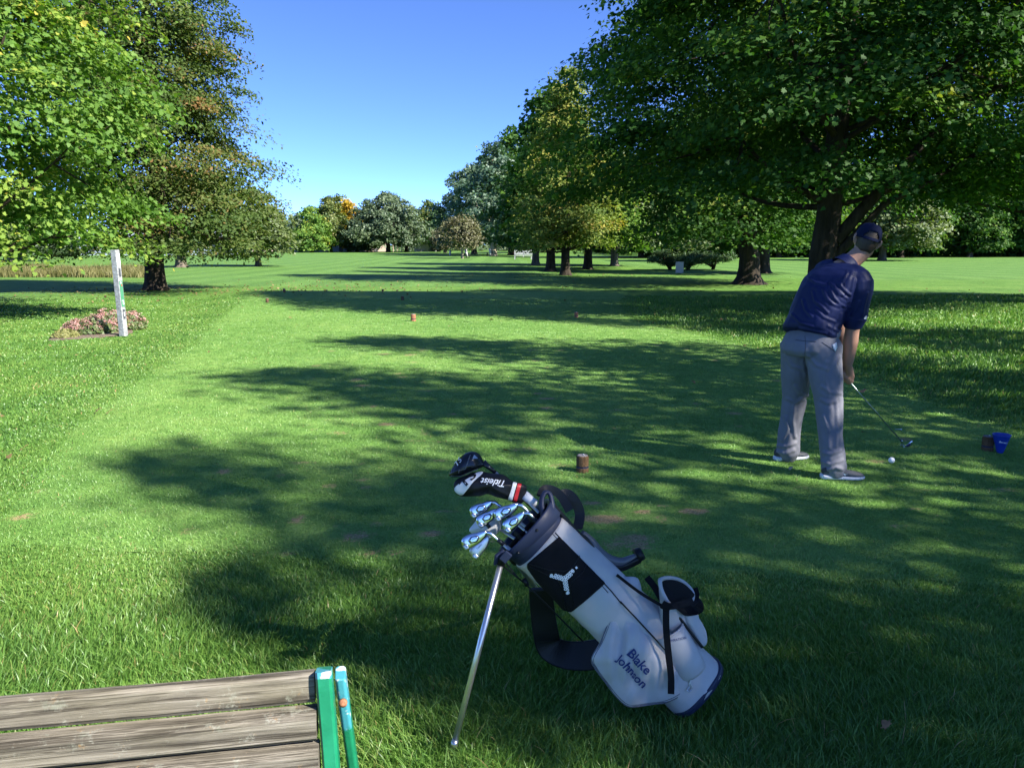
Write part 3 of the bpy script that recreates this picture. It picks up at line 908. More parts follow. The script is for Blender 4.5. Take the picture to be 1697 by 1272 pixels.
def resample(poly, n, smooth=True):
    p = [Vector((x, y, 0)) for x, y in poly]
    K = len(p)
    if smooth:
        q = []
        for i in range(K):
            p0, p1, p2, p3 = p[i - 1], p[i], p[(i + 1) % K], p[(i + 2) % K]
            for j in range(8):
                t = j / 8
                q.append(0.5 * ((2 * p1) + (p2 - p0) * t + (2 * p0 - 5 * p1 + 4 * p2 - p3) * t * t + (3 * p1 - p0 - 3 * p2 + p3) * t ** 3))
        p = q
    L = [0]
    for i in range(len(p)):
        L.append(L[-1] + (p[(i + 1) % len(p)] - p[i]).length)
    out = []
    j = 0
    for k in range(n):
        s = L[-1] * k / n
        while L[j + 1] < s: j += 1
        f = (s - L[j]) / max(1e-9, L[j + 1] - L[j])
        out.append(p[j].lerp(p[(j + 1) % len(p)], f))
    return [(q.x, q.y) for q in out]
def puff(name, poly, base, nrm, H, m, parent, back=0.01, edge=0.004, p=2.2, nring=9, n=64, smooth=True, crease=0.0, both=False, seed=1, cen=None, zf=None):
    """cushion over an outline given in the picture: base(px,py,off) -> point; H bulge, back = depth of the rim"""
    o = resample(poly, n, smooth)
    cx = sum(q[0] for q in o) / n if cen is None else cen[0]
    cy = sum(q[1] for q in o) / n if cen is None else cen[1]
    mb = MB()
    def ringpts(s, off):
        r = []
        for k, (x, y) in enumerate(o):
            px, py = cx + (x - cx) * s, cy + (y - cy) * s
            q = off
            if crease:
                an = 2 * math.pi * k / n
                q += crease * (s * (1 - s) * 4) * noise.noise(Vector((px * 0.05, py * 0.018 + seed, 0))) * 2
                q += crease * 0.8 * s ** 3 * noise.noise(Vector((math.cos(an) * 3.5, math.sin(an) * 3.5, seed * 2.0))) * (s < 0.999)
            r.append(base(px, py, q))
        return r
    rs = []
    if both:
        for s in [0.02 + 0.98 * i / nring for i in range(nring)]:
            rs.append(ringpts(s, -back - H * (1 - s ** p)))
    rs.append(ringpts(1.0, -back))
    rs.append(ringpts(1.0, edge * 0.3))
    for i in range(nring):
        s = 0.985 * (1 - i / nring) + 0.01
        rs.append(ringpts(s, edge + H * (1 - s ** p)))
    mb.rings(rs, True, True)
    return mb.build(name, m, parent, smooth=True)
def patch(name, poly, base, off, m, parent, n=40, nring=4, smooth=False, cen=None):
    return puff(name, poly, base, None, 0.0, m, parent, back=0.001 - off, edge=off, nring=nring, n=n, smooth=smooth, cen=cen)
def pxtube(mb, pts, base, off, rad, n=6):
    q = []
    for i in range(len(pts) - 1):
        for j in range(6):
            f = j / 6
            q.append((pts[i][0] * (1 - f) + pts[i + 1][0] * f, pts[i][1] * (1 - f) + pts[i + 1][1] * f))
    q.append(pts[-1])
    mb.tube([base(x, y, off) for x, y in q], rad, n)
_txt = {}
def text_geo(s, bold=0.0, shear=0.0):
    key = (s, bold, shear)
    if key in _txt: return _txt[key]
    cu = bpy.data.curves.new('letters', 'FONT')
    cu.body = s
    cu.offset = bold
    cu.shear = shear
    cu.resolution_u = 3
    ob = bpy.data.objects.new('letters', cu)
    C.objects.link(ob)
    me = bpy.data.meshes.new_from_object(ob.evaluated_get(bpy.context.evaluated_depsgraph_get()))
    vs = [tuple(v.co) for v in me.vertices]
    fs = [tuple(p.vertices) for p in me.polygons]
    bpy.data.objects.remove(ob)
    bpy.data.curves.remove(cu)
    bpy.data.meshes.remove(me)
    _txt[key] = (vs, fs)
    return _txt[key]
def text_map(mb, s, fn, bold=0.01, shear=0.0, width=None):
    """fn(x, y) -> 3D point; text scaled so that the line is width long in x units"""
    vs, fs = text_geo(s, bold, shear)
    xmax = max(v[0] for v in vs); xmin = min(v[0] for v in vs)
    k = (width or 1) / (xmax - xmin)
    mb.add([fn((v[0] - xmin) * k, v[1] * k) for v in vs], fs)
def text_px(mb, s, org, end, base, off, bold=0.012, shear=0.0, stretch=1.0):
    dx, dy = end[0] - org[0], end[1] - org[1]
    L = math.hypot(dx, dy); dx /= L; dy /= L
    def fn(x, y):
        return base(org[0] + dx * x + dy * y * stretch, org[1] + dy * x - dx * y * stretch, off)
    text_map(mb, s, fn, bold, shear, L)

def strap(mb, pts, width, thick, face=None, n=8):
    pts = [Vector(p) for p in pts]
    rs = []
    for i, p in enumerate(pts):
        d = (pts[min(i + 1, len(pts) - 1)] - pts[max(i - 1, 0)]).normalized()
        f = (CAM - p).normalized() if face is None else Vector(face)
        f = (f - d * f.dot(d)).normalized()
        s = d.cross(f)
        w = width[i] if hasattr(width, '__len__') else width
        rs.append([p + s * (w / 2) + f * (thick / 2), p - s * (w / 2) + f * (thick / 2), p - s * (w / 2) - f * (thick / 2), p + s * (w / 2) - f * (thick / 2)])
    mb.rings(rs)
def spl(pts, k=6):
    p = [Vector(q) for q in pts]
    out = []
    for i in range(len(p) - 1):
        p0, p1, p2, p3 = p[max(i - 1, 0)], p[i], p[i + 1], p[min(i + 2, len(p) - 1)]
        for j in range(k):
            t = j / k
            out.append(0.5 * ((2 * p1) + (p2 - p0) * t + (2 * p0 - 5 * p1 + 4 * p2 - p3) * t * t + (3 * p1 - p0 - 3 * p2 + p3) * t ** 3))
    out.append(p[-1])
    return out
bag = thing('golf_bag', 'silver grey golf stand bag with a black side panel, leaning on the grass', 'golf bag', BASE)
BL = BASE.copy()
bpy.context.view_layer.update()
class LocalMB(MB):
    """shapes given in world space, stored relative to a thing at org"""
    def __init__(s, org):
        super().__init__(); s.o = Vector(org)
    def build(s, *a, **k):
        s.v = [tuple(Vector(v) - s.o) for v in s.v]
        return super().build(*a, **k)
_MB = MB
ORG = [Vector((0, 0, 0))]
def MB():
    return LocalMB(ORG[0])
ORG[0] = BL
def sup(th, W, D, p=2.5):
    c, s = math.cos(th), math.sin(th)
    k = (abs(c) ** p + abs(s) ** p) ** (-1 / p)
    return W * c * k, D * s * k
def bag_ring(u, W, D, n=48, wr=0.0, p=2.5, sh=(0, 0)):
    r = []
    for k in range(n):
        th = 2 * math.pi * k / n
        w, d = sup(th, W, D, p)
        if wr:
            f = 1 + wr * noise.noise(Vector((math.cos(th) * 1.6, math.sin(th) * 1.6, u * 7))) + wr * 0.6 * noise.noise(Vector((math.cos(th) * 3, u * 22, math.sin(th) * 3)))
            w *= f; d *= f
        r.append(bagp(u, w + sh[0], d + sh[1]))
    return r
Wb, Db = 0.113, 0.098
mb = MB()
us = [0.02 + (LB - 0.09) * i / 60 for i in range(61)]
mb.rings([bag_ring(u, Wb * (1.0 - 0.03 * math.sin(3 * u)), Db, 64, 0.05) for u in us])
body = mb.build('body', M['silver_cloth'], bag, smooth=True)
mb = MB()
mb.rings([bag_ring(0.008, Wb - .008, Db - .008), bag_ring(0.012, Wb + .000, Db + .000), bag_ring(0.028, Wb + .004, Db + .004), bag_ring(0.034, Wb + .003, Db + .003), bag_ring(0.034, Wb - .006, Db - .006)])
mb.build('base', M['navy'], bag, smooth=True)
# collar: open ring with a slanted lower edge
mb = MB()
rs = []
def cring(u, dW, slant=0.0):
    r = []
    for k in range(48):
        th = 2 * math.pi * k / 48
        w, d = sup(th, Wb + dW, Db + dW)
        r.append(bagp(u + slant * (w / Wb), w, d))
    return r
for (u, dW, sl) in [(LB - .044, .001, -.012), (LB - .042, .005, -.012), (LB - .022, .007, 0), (LB - .006, .013, .0), (LB, .010, 0), (LB - .004, -.004, 0), (LB - .05, -.006, 0), (LB - .10, -.008, 0)]:
    rs.append(cring(u, dW, sl))
mb.rings(rs, False, True)
collar = mb.build('collar', M['navy'], bag, smooth=True)
mb = MB()
for w in (-0.035, 0.035):
    mb.tube([bagp(LB - .012, w, -Db), bagp(LB - .012, w, Db)], 0.008, 8)
mb.tube([bagp(LB - .012, -Wb, 0), bagp(LB - .012, Wb, 0)], 0.008, 8)
mb.build('divider', M['black_cloth'], bag, smooth=True)
bpy.context.view_layer.update()
bv = bvh_of(body)
sb = lambda x, y, o: hit(bv, x, y, o, 0.03)
bvc = bvh_of(body, collar)
sc_ = lambda x, y, o: hit(bvc, x, y, o, 0.03)
for x, y in [(889.5, 877.7), (859, 915)]:
    mb = MB()
    c = sc_(x, y, 0.001)
    rt_ = (CAM - c).normalized().to_track_quat('Z', 'Y').to_matrix()
    mb.lathe([(0.0, 0), (0.0048, 0), (0.0042, 0.003), (0.0, 0.0035)], c, 14, rt_)
    mb.build('snap', M['black_gloss'], bag, smooth=True)
# black side panel with raised seams and the dotted emblem
vent = puff('side_panel', [(926, 889), (900, 911), (874, 933), (873, 940), (906, 981), (933, 1011), (948, 1013), (976, 990), (1003, 966), (968, 930)], sb, None, 0.005, M['black_cloth'], bag, back=0.004, edge=0.004, n=80, smooth=False, crease=0.003)
bpy.context.view_layer.update()
bvv = bvh_of(vent)
sv = lambda x, y, o: hit(bvv, x, y, o, 0.1)
mb = MB()
for pts in ([(878, 934), (910, 944), (936, 946), (950, 938), (961, 920)], [(878, 938), (905, 951), (924, 960), (932, 975), (937, 1008)], [(950, 1000), (944, 972), (949, 962), (966, 947), (972, 935)]):
    pxtube(mb, pts, sv, 0.001, 0.0016, 5)
mb.build('seam', M['black_vinyl'], vent, smooth=True)
mb = MB()
def hexring(cx, cy, r):
    ri = r * 0.42
    vs = []
    for rr in (r, ri):
        for k in range(6):
            th = math.pi / 3 * k + 0.4
            vs.append(sv(cx + rr * math.cos(th), cy + rr * math.sin(th), 0.0025))
    mb.add(vs, [(k, (k + 1) % 6, 6 + (k + 1) % 6, 6 + k) for k in range(6)])
jc = (935.5, 958.5)
for (ex, ey) in ((914.0, 952.0), (949.5, 946.0), (940.0, 981.5)):
    dx, dy = ex - jc[0], ey - jc[1]
    L = math.hypot(dx, dy); dx /= L; dy /= L
    for i in range(1, 6):
        s = L * i / 5
        for sgn in (-1, 1):
            if i == 5 and sgn == 1: sgn = 0.0
            hexring(jc[0] + dx * (s - (2.2 if sgn > 0 else 0)) - dy * 2.0 * sgn, jc[1] + dy * (s - (2.2 if sgn > 0 else 0)) + dx * 2.0 * sgn, 2.5)
hexring(jc[0], jc[1], 2.5)
mb.add([sv(x, y, 0.0025) for x, y in ((952.4, 939.6), (955.2, 937.4), (957.4, 940.2), (954.6, 942.4))], [(0, 1, 2, 3)])
mb.build('emblem', M['white_thread'], vent)
# zips and piping
mb = MB()
pxtube(mb, [(911, 873), (930, 893), (957, 920), (985, 949), (1013, 979), (1030, 1000)], sb, 0.001, 0.0022)
pxtube(mb, [(908, 876), (925, 894), (953, 922), (981, 951), (1008, 982)], sb, 0.001, 0.0012)
pxtube(mb, [(1028, 996), (1060, 1030), (1095, 1068), (1130, 1108), (1142, 1121)], lambda x, y, o: planepx(x, y, 0.105 + o), 0.0, 0.0026)
mb.build('zip', M['black_vinyl'], bag, smooth=True)

# clothing pocket with the embroidered name
pl = lambda d: (lambda x, y, o: planepx(x, y, d + o))
poly = [(1022, 986), (1013, 1018), (997, 1060), (981, 1090), (986, 1106), (1002, 1128), (1022, 1154), (1038, 1168), (1052, 1170), (1080, 1166), (1106, 1162), (1132, 1148), (1143, 1130), (1136, 1117), (1108, 1084), (1069, 1039), (1040, 1006)]
pocket = puff('clothing_pocket', poly, pl(0.075), None, 0.042, M['silver_cloth'], bag, back=0.075, edge=0.012, p=2.4, nring=20, n=130, crease=0.016, cen=(1062, 1098), seed=3)
bpy.context.view_layer.update()
bp_ = bvh_of(pocket)
sp_ = lambda x, y, o: hit(bp_, x, y, o, 0.1)
mb = MB()
o = resample(poly, 90)
mb.tube([planepx(x, y, 0.086) for x, y in o + o[:1]], 0.0030, 6)
oi = [(1062 + (x - 1062) * 0.965, 1098 + (y - 1098) * 0.965) for x, y in o]
mb.tube([sp_(x, y, 0.0) for x, y in oi[2:60]], 0.0012, 5)
mb.build('piping', M['grey_vinyl'], pocket, smooth=True)
mb = MB()
text_px(mb, 'Blake', (1038.5, 1083.5), (1070, 1117), sp_, 0.0045, 0.016, 0, 1.0)
text_px(mb, 'Johnson', (1019.5, 1091), (1063.5, 1138.5), sp_, 0.0045, 0.016, 0, 0.98)
def slab(x0, y0, L):
    d = (0.69, 0.725)
    q = []
    for s, h_ in ((-L, 0), (L, 0), (L, 1.4), (-L, 1.4)):
        q.append(sp_(x0 + d[0] * s + d[1] * h_, y0 + d[1] * s - d[0] * h_, 0.0018))
    mb.add(q, [(0, 1, 2, 3)])
d_ = (0.69, 0.725)
mb.build('embroidery', M['navy_thread'], pocket)
# upper small pocket beside the zip
puff('valuables_pocket', [(1020, 958), (1034, 955), (1054, 956), (1061, 966), (1065, 990), (1068, 1018), (1072, 1040), (1046, 1008)], pl(0.045), None, 0.03, M['silver_cloth'], bag, back=0.06, edge=0.006, n=60, crease=0.009, seed=5)
# bottle sleeve
def sleeve(name, c0, c1, r0, r1, dn, m, flat=1.0, closed=True, rim=None, wall=0.006, rimtilt=0.0):
    """open cloth tube between two picture points on the bag plane"""
    A, Bq = planepx(*c0, dn), planepx(*c1, dn)
    d = (A - Bq).normalized()
    s = d.cross(nB).normalized()
    rs = []
    def rg(t, k, tilt=0):
        c = Bq.lerp(A, t)
        r = (r1 + (r0 - r1) * t) * k
        return [c + s * (r * math.cos(th)) + nB * (r * flat * math.sin(th)) + d * (tilt * math.cos(th) * r) for th in [2 * math.pi * j / 28 for j in range(28)]]
    mbx = MB()
    for t, k in ((0.0, 0.55), (0.02, 0.85), (0.08, 1.0), (0.3, 1.03), (0.6, 1.02), (0.85, 1.0)):
        rs.append(rg(t, k))
    rs += [rg(1.0, 1.0, rimtilt), rg(1.0, 1 - wall / r0, rimtilt), rg(0.8, 1 - wall / r0), rg(0.3, 1 - wall / r0)]
    mbx.rings(rs, True, True)
    ob = mbx.build(name, m, bag, smooth=True)
    mbx = MB()
    mbx.rings([rg(0.99, 1 - wall / r0 - 0.002, rimtilt), rg(0.5, 1 - wall / r0 - 0.012)], False, True)
    mbx.build('lining', M['black_cloth'], ob, smooth=True)
    mbx = MB()
    q = rg(1.003, 1 - wall / r0 / 2, rimtilt)
    mbx.tube(q + q[:1], wall * 0.62, 6)
    mbx.build('rim', rim or m, ob, smooth=True)
    return ob
sl = sleeve('bottle_sleeve', (1106, 1046), (1150, 1116), 0.058, 0.052, 0.075, M['silver_cloth'], 0.85, rimtilt=-0.1)
# pouch behind it with a black collar
# pouch behind it: wide open mouth with a black lining
rim = [(1092, 960, .085), (1102, 956, .05), (1118, 957, .0), (1134, 964, -.04), (1147, 977, -.05), (1150, 990, -.02), (1143, 999, .04), (1126, 1003, .085), (1110, 1002, .105), (1101, 990, .11), (1094, 974, .10)]
bot = [(1093, 1030, .06), (1104, 1018, .03), (1122, 1018, -.01), (1142, 1024, -.04), (1158, 1036, -.05), (1164, 1050, -.02), (1158, 1064, .03), (1142, 1066, .06), (1124, 1064, .075), (1106, 1052, .08), (1097, 1042, .075)]
def loop3(tab, k=1.0):
    p = [planepx(x, y, d) for x, y, d in tab]
    c = sum(p, Vector()) / len(p)
    q = spl(p + [p[0]], 4)[:-1]
    return [c + (v - c) * k for v in q]
mb = MB()
mb.rings([loop3(bot, .6), loop3(bot, 1.0)] + [[a_.lerp(b_, t) for a_, b_ in zip(loop3(bot), loop3(rim, 1.02))] for t in (.3, .6, .9)] + [loop3(rim, 1.0), loop3(rim, .9)], True, False)
cpo = mb.build('cooler_pouch', M['silver_cloth'], bag, smooth=True)
mb = MB()
mb.rings([[v + aB * .002 for v in loop3(rim, .90)], [v - aB * .06 for v in loop3(rim, .86)]], False, True)
mb.build('lining', M['black_cloth'], cpo, smooth=True)
mb = MB()
q = loop3(rim, .95)
mb.tube(q + q[:1], .007, 8)
mb.build('rim', M['silver_cloth'], cpo, smooth=True)
mb = MB()
strap(mb, [planepx(1143, 1002, .045), planepx(1151, 994, .0), planepx(1153, 984, -.04), planepx(1150, 974, -.05)], .026, .004)
mb.build('webbing', M['black_cloth'], bag)
puff('ball_pocket', [(1128, 1010), (1148, 1012), (1168, 1040), (1172, 1062), (1164, 1070), (1146, 1050)], pl(0.055), None, 0.012, M['silver_cloth'], bag, back=0.05, edge=0.004, n=48, crease=0.008, seed=8)
mb = MB()
pxtube(mb, [(1112, 1009), (1130, 1028), (1150, 1054), (1164, 1072)], pl(0.082), 0.0, 0.005)
mb.build('pocket_zip', M['black_vinyl'], bag, smooth=True)
bpy.context.view_layer.update()
bsl = bvh_of(sl)
mb = MB()
text_px(mb, 'PIRATION', (1112, 1063), (1137, 1058), lambda x, y, o: hit(bsl, x, y, o, 0.12), 0.0015, 0.0)
mb.build('lettering', M['navy_thread'], sl)
# webbing
mb = MB()
strap(mb, spl([planepx(1104, 1006, .142), planepx(1104, 1040, .150), planepx(1108, 1085, .150), planepx(1112, 1120, .148), planepx(1112, 1149, .142)]), 0.021, 0.0025)
strap(mb, spl([planepx(1022, 952, .09), planepx(1060, 981, .105), planepx(1100, 1005, .135)]), 0.010, 0.0025)
strap(mb, spl([planepx(1098, 1005, .138), planepx(1125, 1002, .12), planepx(1148, 994, .07)]), 0.022, 0.003)
mb.box(planepx(1104, 1004, .144), (0.03, 0.008, 0.026), Matrix.Rotation(0.5, 3, 'Y'))
mb.build('webbing', M['black_cloth'], bag)
mb = MB()
strap(mb, [planepx(1072, 956, .04), planepx(1085, 972, .07), planepx(1101, 1000, .09)], 0.022, 0.003)
mb.build('webbing', M['black_cloth'], bag)
# clip on the pocket corner
mb = MB()
pxtube(mb, [(1141, 1118), (1144, 1127), (1143, 1136)], pl(0.105), 0, 0.003)
pxtube(mb, [(1143, 1136), (1138, 1143), (1142, 1146), (1147, 1141), (1145, 1133)], pl(0.105), 0, 0.0022)
mb.build('zip_clip', M['satin'], bag, smooth=True)
mb = MB()
strap(mb, [planepx(1170, 1108, .07), planepx(1158, 1122, .08)], 0.018, 0.004)
mb.build('base_tab', M['black_cloth'], bag)
mb = MB()
strap(mb, [planepx(1174, 1098, .03), planepx(1186, 1122, .03)], 0.014, 0.004)
mb.build('base_tab', M['black_cloth'], bag)
# carry handle on the collar and the shoulder straps
mb = MB()
mb.tube(spl([planepx(897, 880, .055), planepx(900, 856, .058), planepx(897, 832, .05), planepx(902, 817, .03), planepx(911, 818, .03), planepx(916, 838, .045), planepx(916, 858, .05)]), 0.010, 10, flat=0.75)
mb.build('handle', M['navy'], bag, smooth=True)
mb = MB()
strap(mb, spl([planepx(896, 822, .0), planepx(902, 811, -.02), planepx(916, 812, -.03), planepx(930, 822, -.03), planepx(944, 846, -.02)]), 0.030, 0.010)
strap(mb, spl([planepx(926, 822, -.05), planepx(940, 818, -.06), planepx(953, 830, -.06), planepx(961, 852, -.06), planepx(957, 876, -.05)]), [0.02] + [0.034] * 23 + [0.02], 0.009)
mb.tube(spl([planepx(915, 836, .02), planepx(938, 862, .02), planepx(958, 884, .02), planepx(970, 893, .02), planepx(981, 908, .02)]), 0.0135, 10, flat=0.6)
mb.build('strap_loop', M['black_vinyl'], bag, smooth=False)
mb = MB()
pts = spl([planepx(962, 884, -.01), planepx(978, 898, -.01), planepx(992, 916, -.01), (planepx(1010, 928, -.01)), planepx(1030, 931, -.01), planepx(1048, 924, -.01), planepx(1062, 917, -.01)])
nn = len(pts)
mb.tube(pts, [0.014 + 0.012 * math.sin(math.pi * min(1, 0.15 + i / nn)) for i in range(nn)], 12, flat=0.75)
sp1 = mb.build('shoulder_strap', M['grey_vinyl'], bag, smooth=True)
mb = MB()
pts2 = [p - tB * 0.008 - Vector((0, 0, 0.012)) for p in pts[8:]]
mb.tube(pts2, [0.021] * len(pts2), 12, flat=0.7)
mb.tube([planepx(1054, 921, -.01), planepx(1064, 916, -.01)], [0.0255, 0.022], 12)
mb.build('strap_pad', M['black_vinyl'], sp1, smooth=True)
# the second strap hanging loose under the bag
mb = MB()
strap(mb, spl([planepx(896, 974, -.10), planepx(899, 1010, -.13), planepx(904, 1046, -.15), planepx(912, 1072, -.17), planepx(936, 1084, -.18), planepx(965, 1086, -.17), planepx(1000, 1082, -.14)]), [0.082 + 0.0006 * i for i in range(37)], 0.02)
mb.build('shoulder_strap', M['black_vinyl'], bag, smooth=False, bevel=0.006)
# legs
piv = planepx(833, 921, 0.07)
piv2 = planepx(852, 926, -0.08)
ft = G(751, 1245); ft.z += 0.012
ft2 = G(907, 1003); ft2.z += 0.012
for p0, p1 in ((piv, ft), (piv2, ft2)):
    mb = MB()
    d = (p1 - p0)
    mb.tube([p0, p0 + d * 0.97], [0.0105, 0.0095], 14)
    lg = mb.build('leg', M['alu'], bag, smooth=True)
    mb = MB()
    mb.tube([p0 + d * 0.955, p0 + d * 0.995], [0.011, 0.0125], 12)
    mb.build('rubber_foot', M['alu'], lg, smooth=True)
    mb = MB()
    mb.tube([p0 - d * 0.03, p0 + d * 0.015, p0 + d * 0.05], [0.016, 0.017, 0.0135], 12)
    mb.build('leg_joint', M['black_vinyl'], lg, smooth=True)
mb = MB()
mb.tube([planepx(836, 912, .075), planepx(824, 922, .075), planepx(820, 936, .075)], [0.012, 0.014, 0.006], 10, flat=0.7)
c = planepx(838, 922, .098)
mb.box(c, (0.026, 0.012, 0.034), Matrix.Rotation(0.7, 3, 'Y'))
mb.build('leg_bracket', M['navy'], bag, bevel=0.003)
mb = MB()
mb.tube([planepx(834, 938, .05), planepx(870, 966, .03), planepx(872, 968, .03), planepx(917, 1012, .0), planepx(966, 1062, -.02)], 0.0026, 6)
mb.tube([planepx(838, 932, .05), planepx(858, 956, .04), planepx(871, 968, .03)], 0.0022, 6)
mb.tube([planepx(868, 958, .03), planepx(874, 970, .03)], 0.008, 8)
mb.build('leg_linkage', M['black_vinyl'], bag, smooth=True)

# ------------------------------------------------------------------ clubs standing in the bag
Z = lambda x, y: (740 + x / 6.36, 730 + y / 6.36)
def root_at(name, label, cat, p, group=None):
    ORG[0] = p
    return thing(name, label, cat, p, 0, group)
inside = lambda px, py, dn: planepx(px, py, dn) - aB * 0.30
IRON = [(128, -84), (100, -86), (60, -80), (15, -65), (-30, -56), (-75, -40), (-112, -12), (-124, 25), (-112, 70), (-92, 98), (-72, 104), (-35, 84), (10, 60), (60, 28), (100, -14), (122, -46)]
def rot2(p, an, k=1.0):
    c, s = math.cos(an), math.sin(an)
    return (k * (p[0] * c - p[1] * s), k * (p[0] * s + p[1] * c))
def iron(label, zc, an, k, dn, into, wedge=False):
    c = Z(*zc)
    root = root_at('golf_iron', label, 'golf club', planepx(*c, dn), 'irons standing in the golf bag')
    def pz(q, o=0.0):
        r = rot2(q, an, k)
        return Z(zc[0] + r[0], zc[1] + r[1])
    base = pl(dn)
    out = [pz(q) for q in IRON]
    head = puff('head', out, base, None, 0.0035, M['satin'] if wedge else M['chrome'], root, back=0.009, edge=0.002, p=3.5, nring=6, n=56, cen=pz((-30, 5)))
    if not wedge:
        hexo = [(-62, 12), (-30, -28), (34, -42), (54, -20), (28, 26), (-42, 40)]
        patch('badge', [pz(q) for q in hexo], base, 0.0062, M['steel_dark'], head, n=36, nring=3)
        hexi = [(-4 + (x + 4) * .82, -2 + (y + 2) * .82) for x, y in hexo]
        b2 = patch('badge_plate', [pz(q) for q in hexi], base, 0.0075, M['chrome'], head, n=36, nring=3)
    mbx = MB()
    text_px(mbx, 'Titleist', pz((-34, 14)), pz((30, -18)), base, 0.0085 if not wedge else 0.0066, 0.0, 0.2)
    text_px(mbx, {0: '9', 1: '8', 2: '7', 3: '6', 4: '5'}.get(iron.n, 'W'), pz((-80, 82)), pz((-66, 76)), base, 0.0062, 0.0)
    mbx.build('lettering', M['steel_dark'], head)
    iron.n += 1
    # toe-side facet: the bright bevel along the toe
    patch('toe_bevel', [pz(q) for q in [(-112, 66), (-92, 98), (-72, 104), (-46, 90), (-62, 52), (-88, 40)]], base, 0.0058, M['satin'], head, n=30, nring=2)
    h0, h1 = planepx(*pz((108, -66)), dn - .003), planepx(*pz((150, -62)), dn - .003)
    h2 = planepx(*pz((185, -34)), dn - .002)
    sh_end = inside(*into, dn * 0.6)
    d = (sh_end - h2).normalized()
    mbx = MB()
    mbx.tube(spl([h0, h1, h2, h2 + d * 0.02], 4), [0.0055, 0.006, .0062, .0062, .0064, .0064, .0064, .0064, .0064, .0064, .0064, .0064, .0064], 10)
    mbx.build('hosel', M['chrome'] if not wedge else M['satin'], head, smooth=True)
    mbx = MB()
    mbx.tube([h2 + d * 0.019, h2 + d * 0.044], [0.0068, 0.0058], 10)
    sh = MB()
    sh.tube([h2 + d * 0.04, sh_end], 0.0048, 10)
    s_ = sh.build('shaft', M['satin'], root, smooth=True)
    mbx.build('ferrule', M['black_gloss'], s_, smooth=True)
    return root
iron.n = 0
iron('chromed iron at the upper left of the iron heads in the golf bag', (365, 715), -0.02, 0.98, -0.02, (876, 862))
iron('chromed iron in the middle of the cluster, partly under its right neighbour', (430, 808), -0.12, 0.98, 0.005, (868, 872))
iron('chromed iron at the upper right of the cluster, just below the headcover stripes', (628, 745), 0.0, 1.04, 0.03, (884, 868))
iron('chromed iron at the right, resting in front of the bag opening', (712, 855), -0.18, 1.02, 0.06, (884, 884))
iron('lowest chromed iron at the lower left, overlapping a plain wedge', (292, 1040), 0.0, 1.08, 0.065, (850, 908))
iron('plain satin wedge with no badge, half hidden below the lowest iron', (355, 1120), -0.35, 1.02, 0.045, (856, 904), True)

# driver
root = root_at('golf_driver', 'black glossy driver with an uncovered head, highest club in the golf bag', 'golf club', planepx(775, 770, -.02))
b_ = pl(-.02)
dr = puff('head', [Z(*q) for q in [(22, 362), (45, 310), (85, 245), (135, 180), (200, 132), (280, 114), (345, 142), (382, 200), (405, 245), (390, 268), (340, 295), (250, 332), (140, 380), (60, 382)]], b_, None, 0.03, M['black_gloss'], root, back=0.004, edge=0.004, p=2.6, nring=10, n=72, both=True, cen=Z(195, 270))
bpy.context.view_layer.update()
bd = bvh_of(dr)
sd = lambda x, y, o: hit(bd, x, y, o, -.0)
mb = MB()
pxtube(mb, [Z(250, 150), Z(222, 230), Z(196, 296), Z(130, 312), Z(128, 340)], sd, 0.0006, 0.0016, 5)
pxtube(mb, [Z(90, 250), Z(60, 300), Z(50, 345)], sd, 0.0006, 0.0014, 5)
mb.tube([sd(*Z(45, 368), .001), sd(*Z(140, 372), .001), sd(*Z(250, 326), .001), sd(*Z(330, 294), .001)], 0.0014, 5)
mb.build('trim', M['grey_vinyl'], dr, smooth=True)
mb = MB()
mb.add([sd(*Z(*q), .0012) for q in ((272, 192), (290, 148), (330, 186))], [(0, 1, 2)])
mb.build('weight_plate', M['satin'], dr)
mb = MB()
text_px(mb, 'TS', Z(118, 268), Z(172, 198), sd, 0.0012, 0.0, 0.3, 0.8)
mb.build('lettering', M['white_thread'], dr)
h0, h1 = planepx(*Z(385, 230), -.02), planepx(*Z(515, 335), -.02)
e = inside(890, 852, -.03)
mb = MB()
mb.tube([h0, h0.lerp(h1, .5), h1], [0.012, 0.0075, 0.0066], 12)
mb.build('hosel', M['black_gloss'], dr, smooth=True)
mb = MB()
mb.tube([h1, e], 0.0050, 10)
shf = mb.build('shaft', M['black_gloss'], root, smooth=True)
mb = MB()
mb.tube([h1 + (e - h1) * 0.0, h1 + (e - h1) * 0.07], 0.0056, 10)
mb.build('ferrule', M['satin'], shf, smooth=True)

# fairway wood in its headcover
root = root_at('fairway_wood', 'fairway wood under a black leather headcover with white and red stripes', 'golf club', planepx(808, 805, 0.0))
b_ = pl(0.0)
hc = puff('headcover', [Z(*q) for q in [(74, 470), (105, 410), (190, 368), (330, 325), (480, 342), (600, 358), (700, 428), (790, 450), (846, 480), (830, 570), (800, 655), (720, 655), (640, 622), (520, 592), (430, 560), (350, 582), (160, 584), (95, 550)]], b_, None, 0.038, M['black_vinyl'], root, back=0.004, edge=0.004, p=2.4, nring=10, n=96, both=True, crease=0.006, cen=Z(450, 470))
bpy.context.view_layer.update()
bh = bvh_of(hc)
sh_ = lambda x, y, o: hit(bh, x, y, o, 0.0)
patch('white_panel', [Z(*q) for q in [(325, 335), (385, 336), (285, 430), (215, 520), (160, 572), (100, 545), (84, 500), (130, 455), (230, 395)]], sh_, 0.0014, M['white_vinyl'], hc, n=50, nring=6, smooth=True)
patch('stripe', [Z(*q) for q in [(702, 436), (742, 446), (716, 530), (690, 632), (646, 618), (676, 530)]], sh_, 0.0018, M['white_vinyl'], hc, n=40, nring=5)
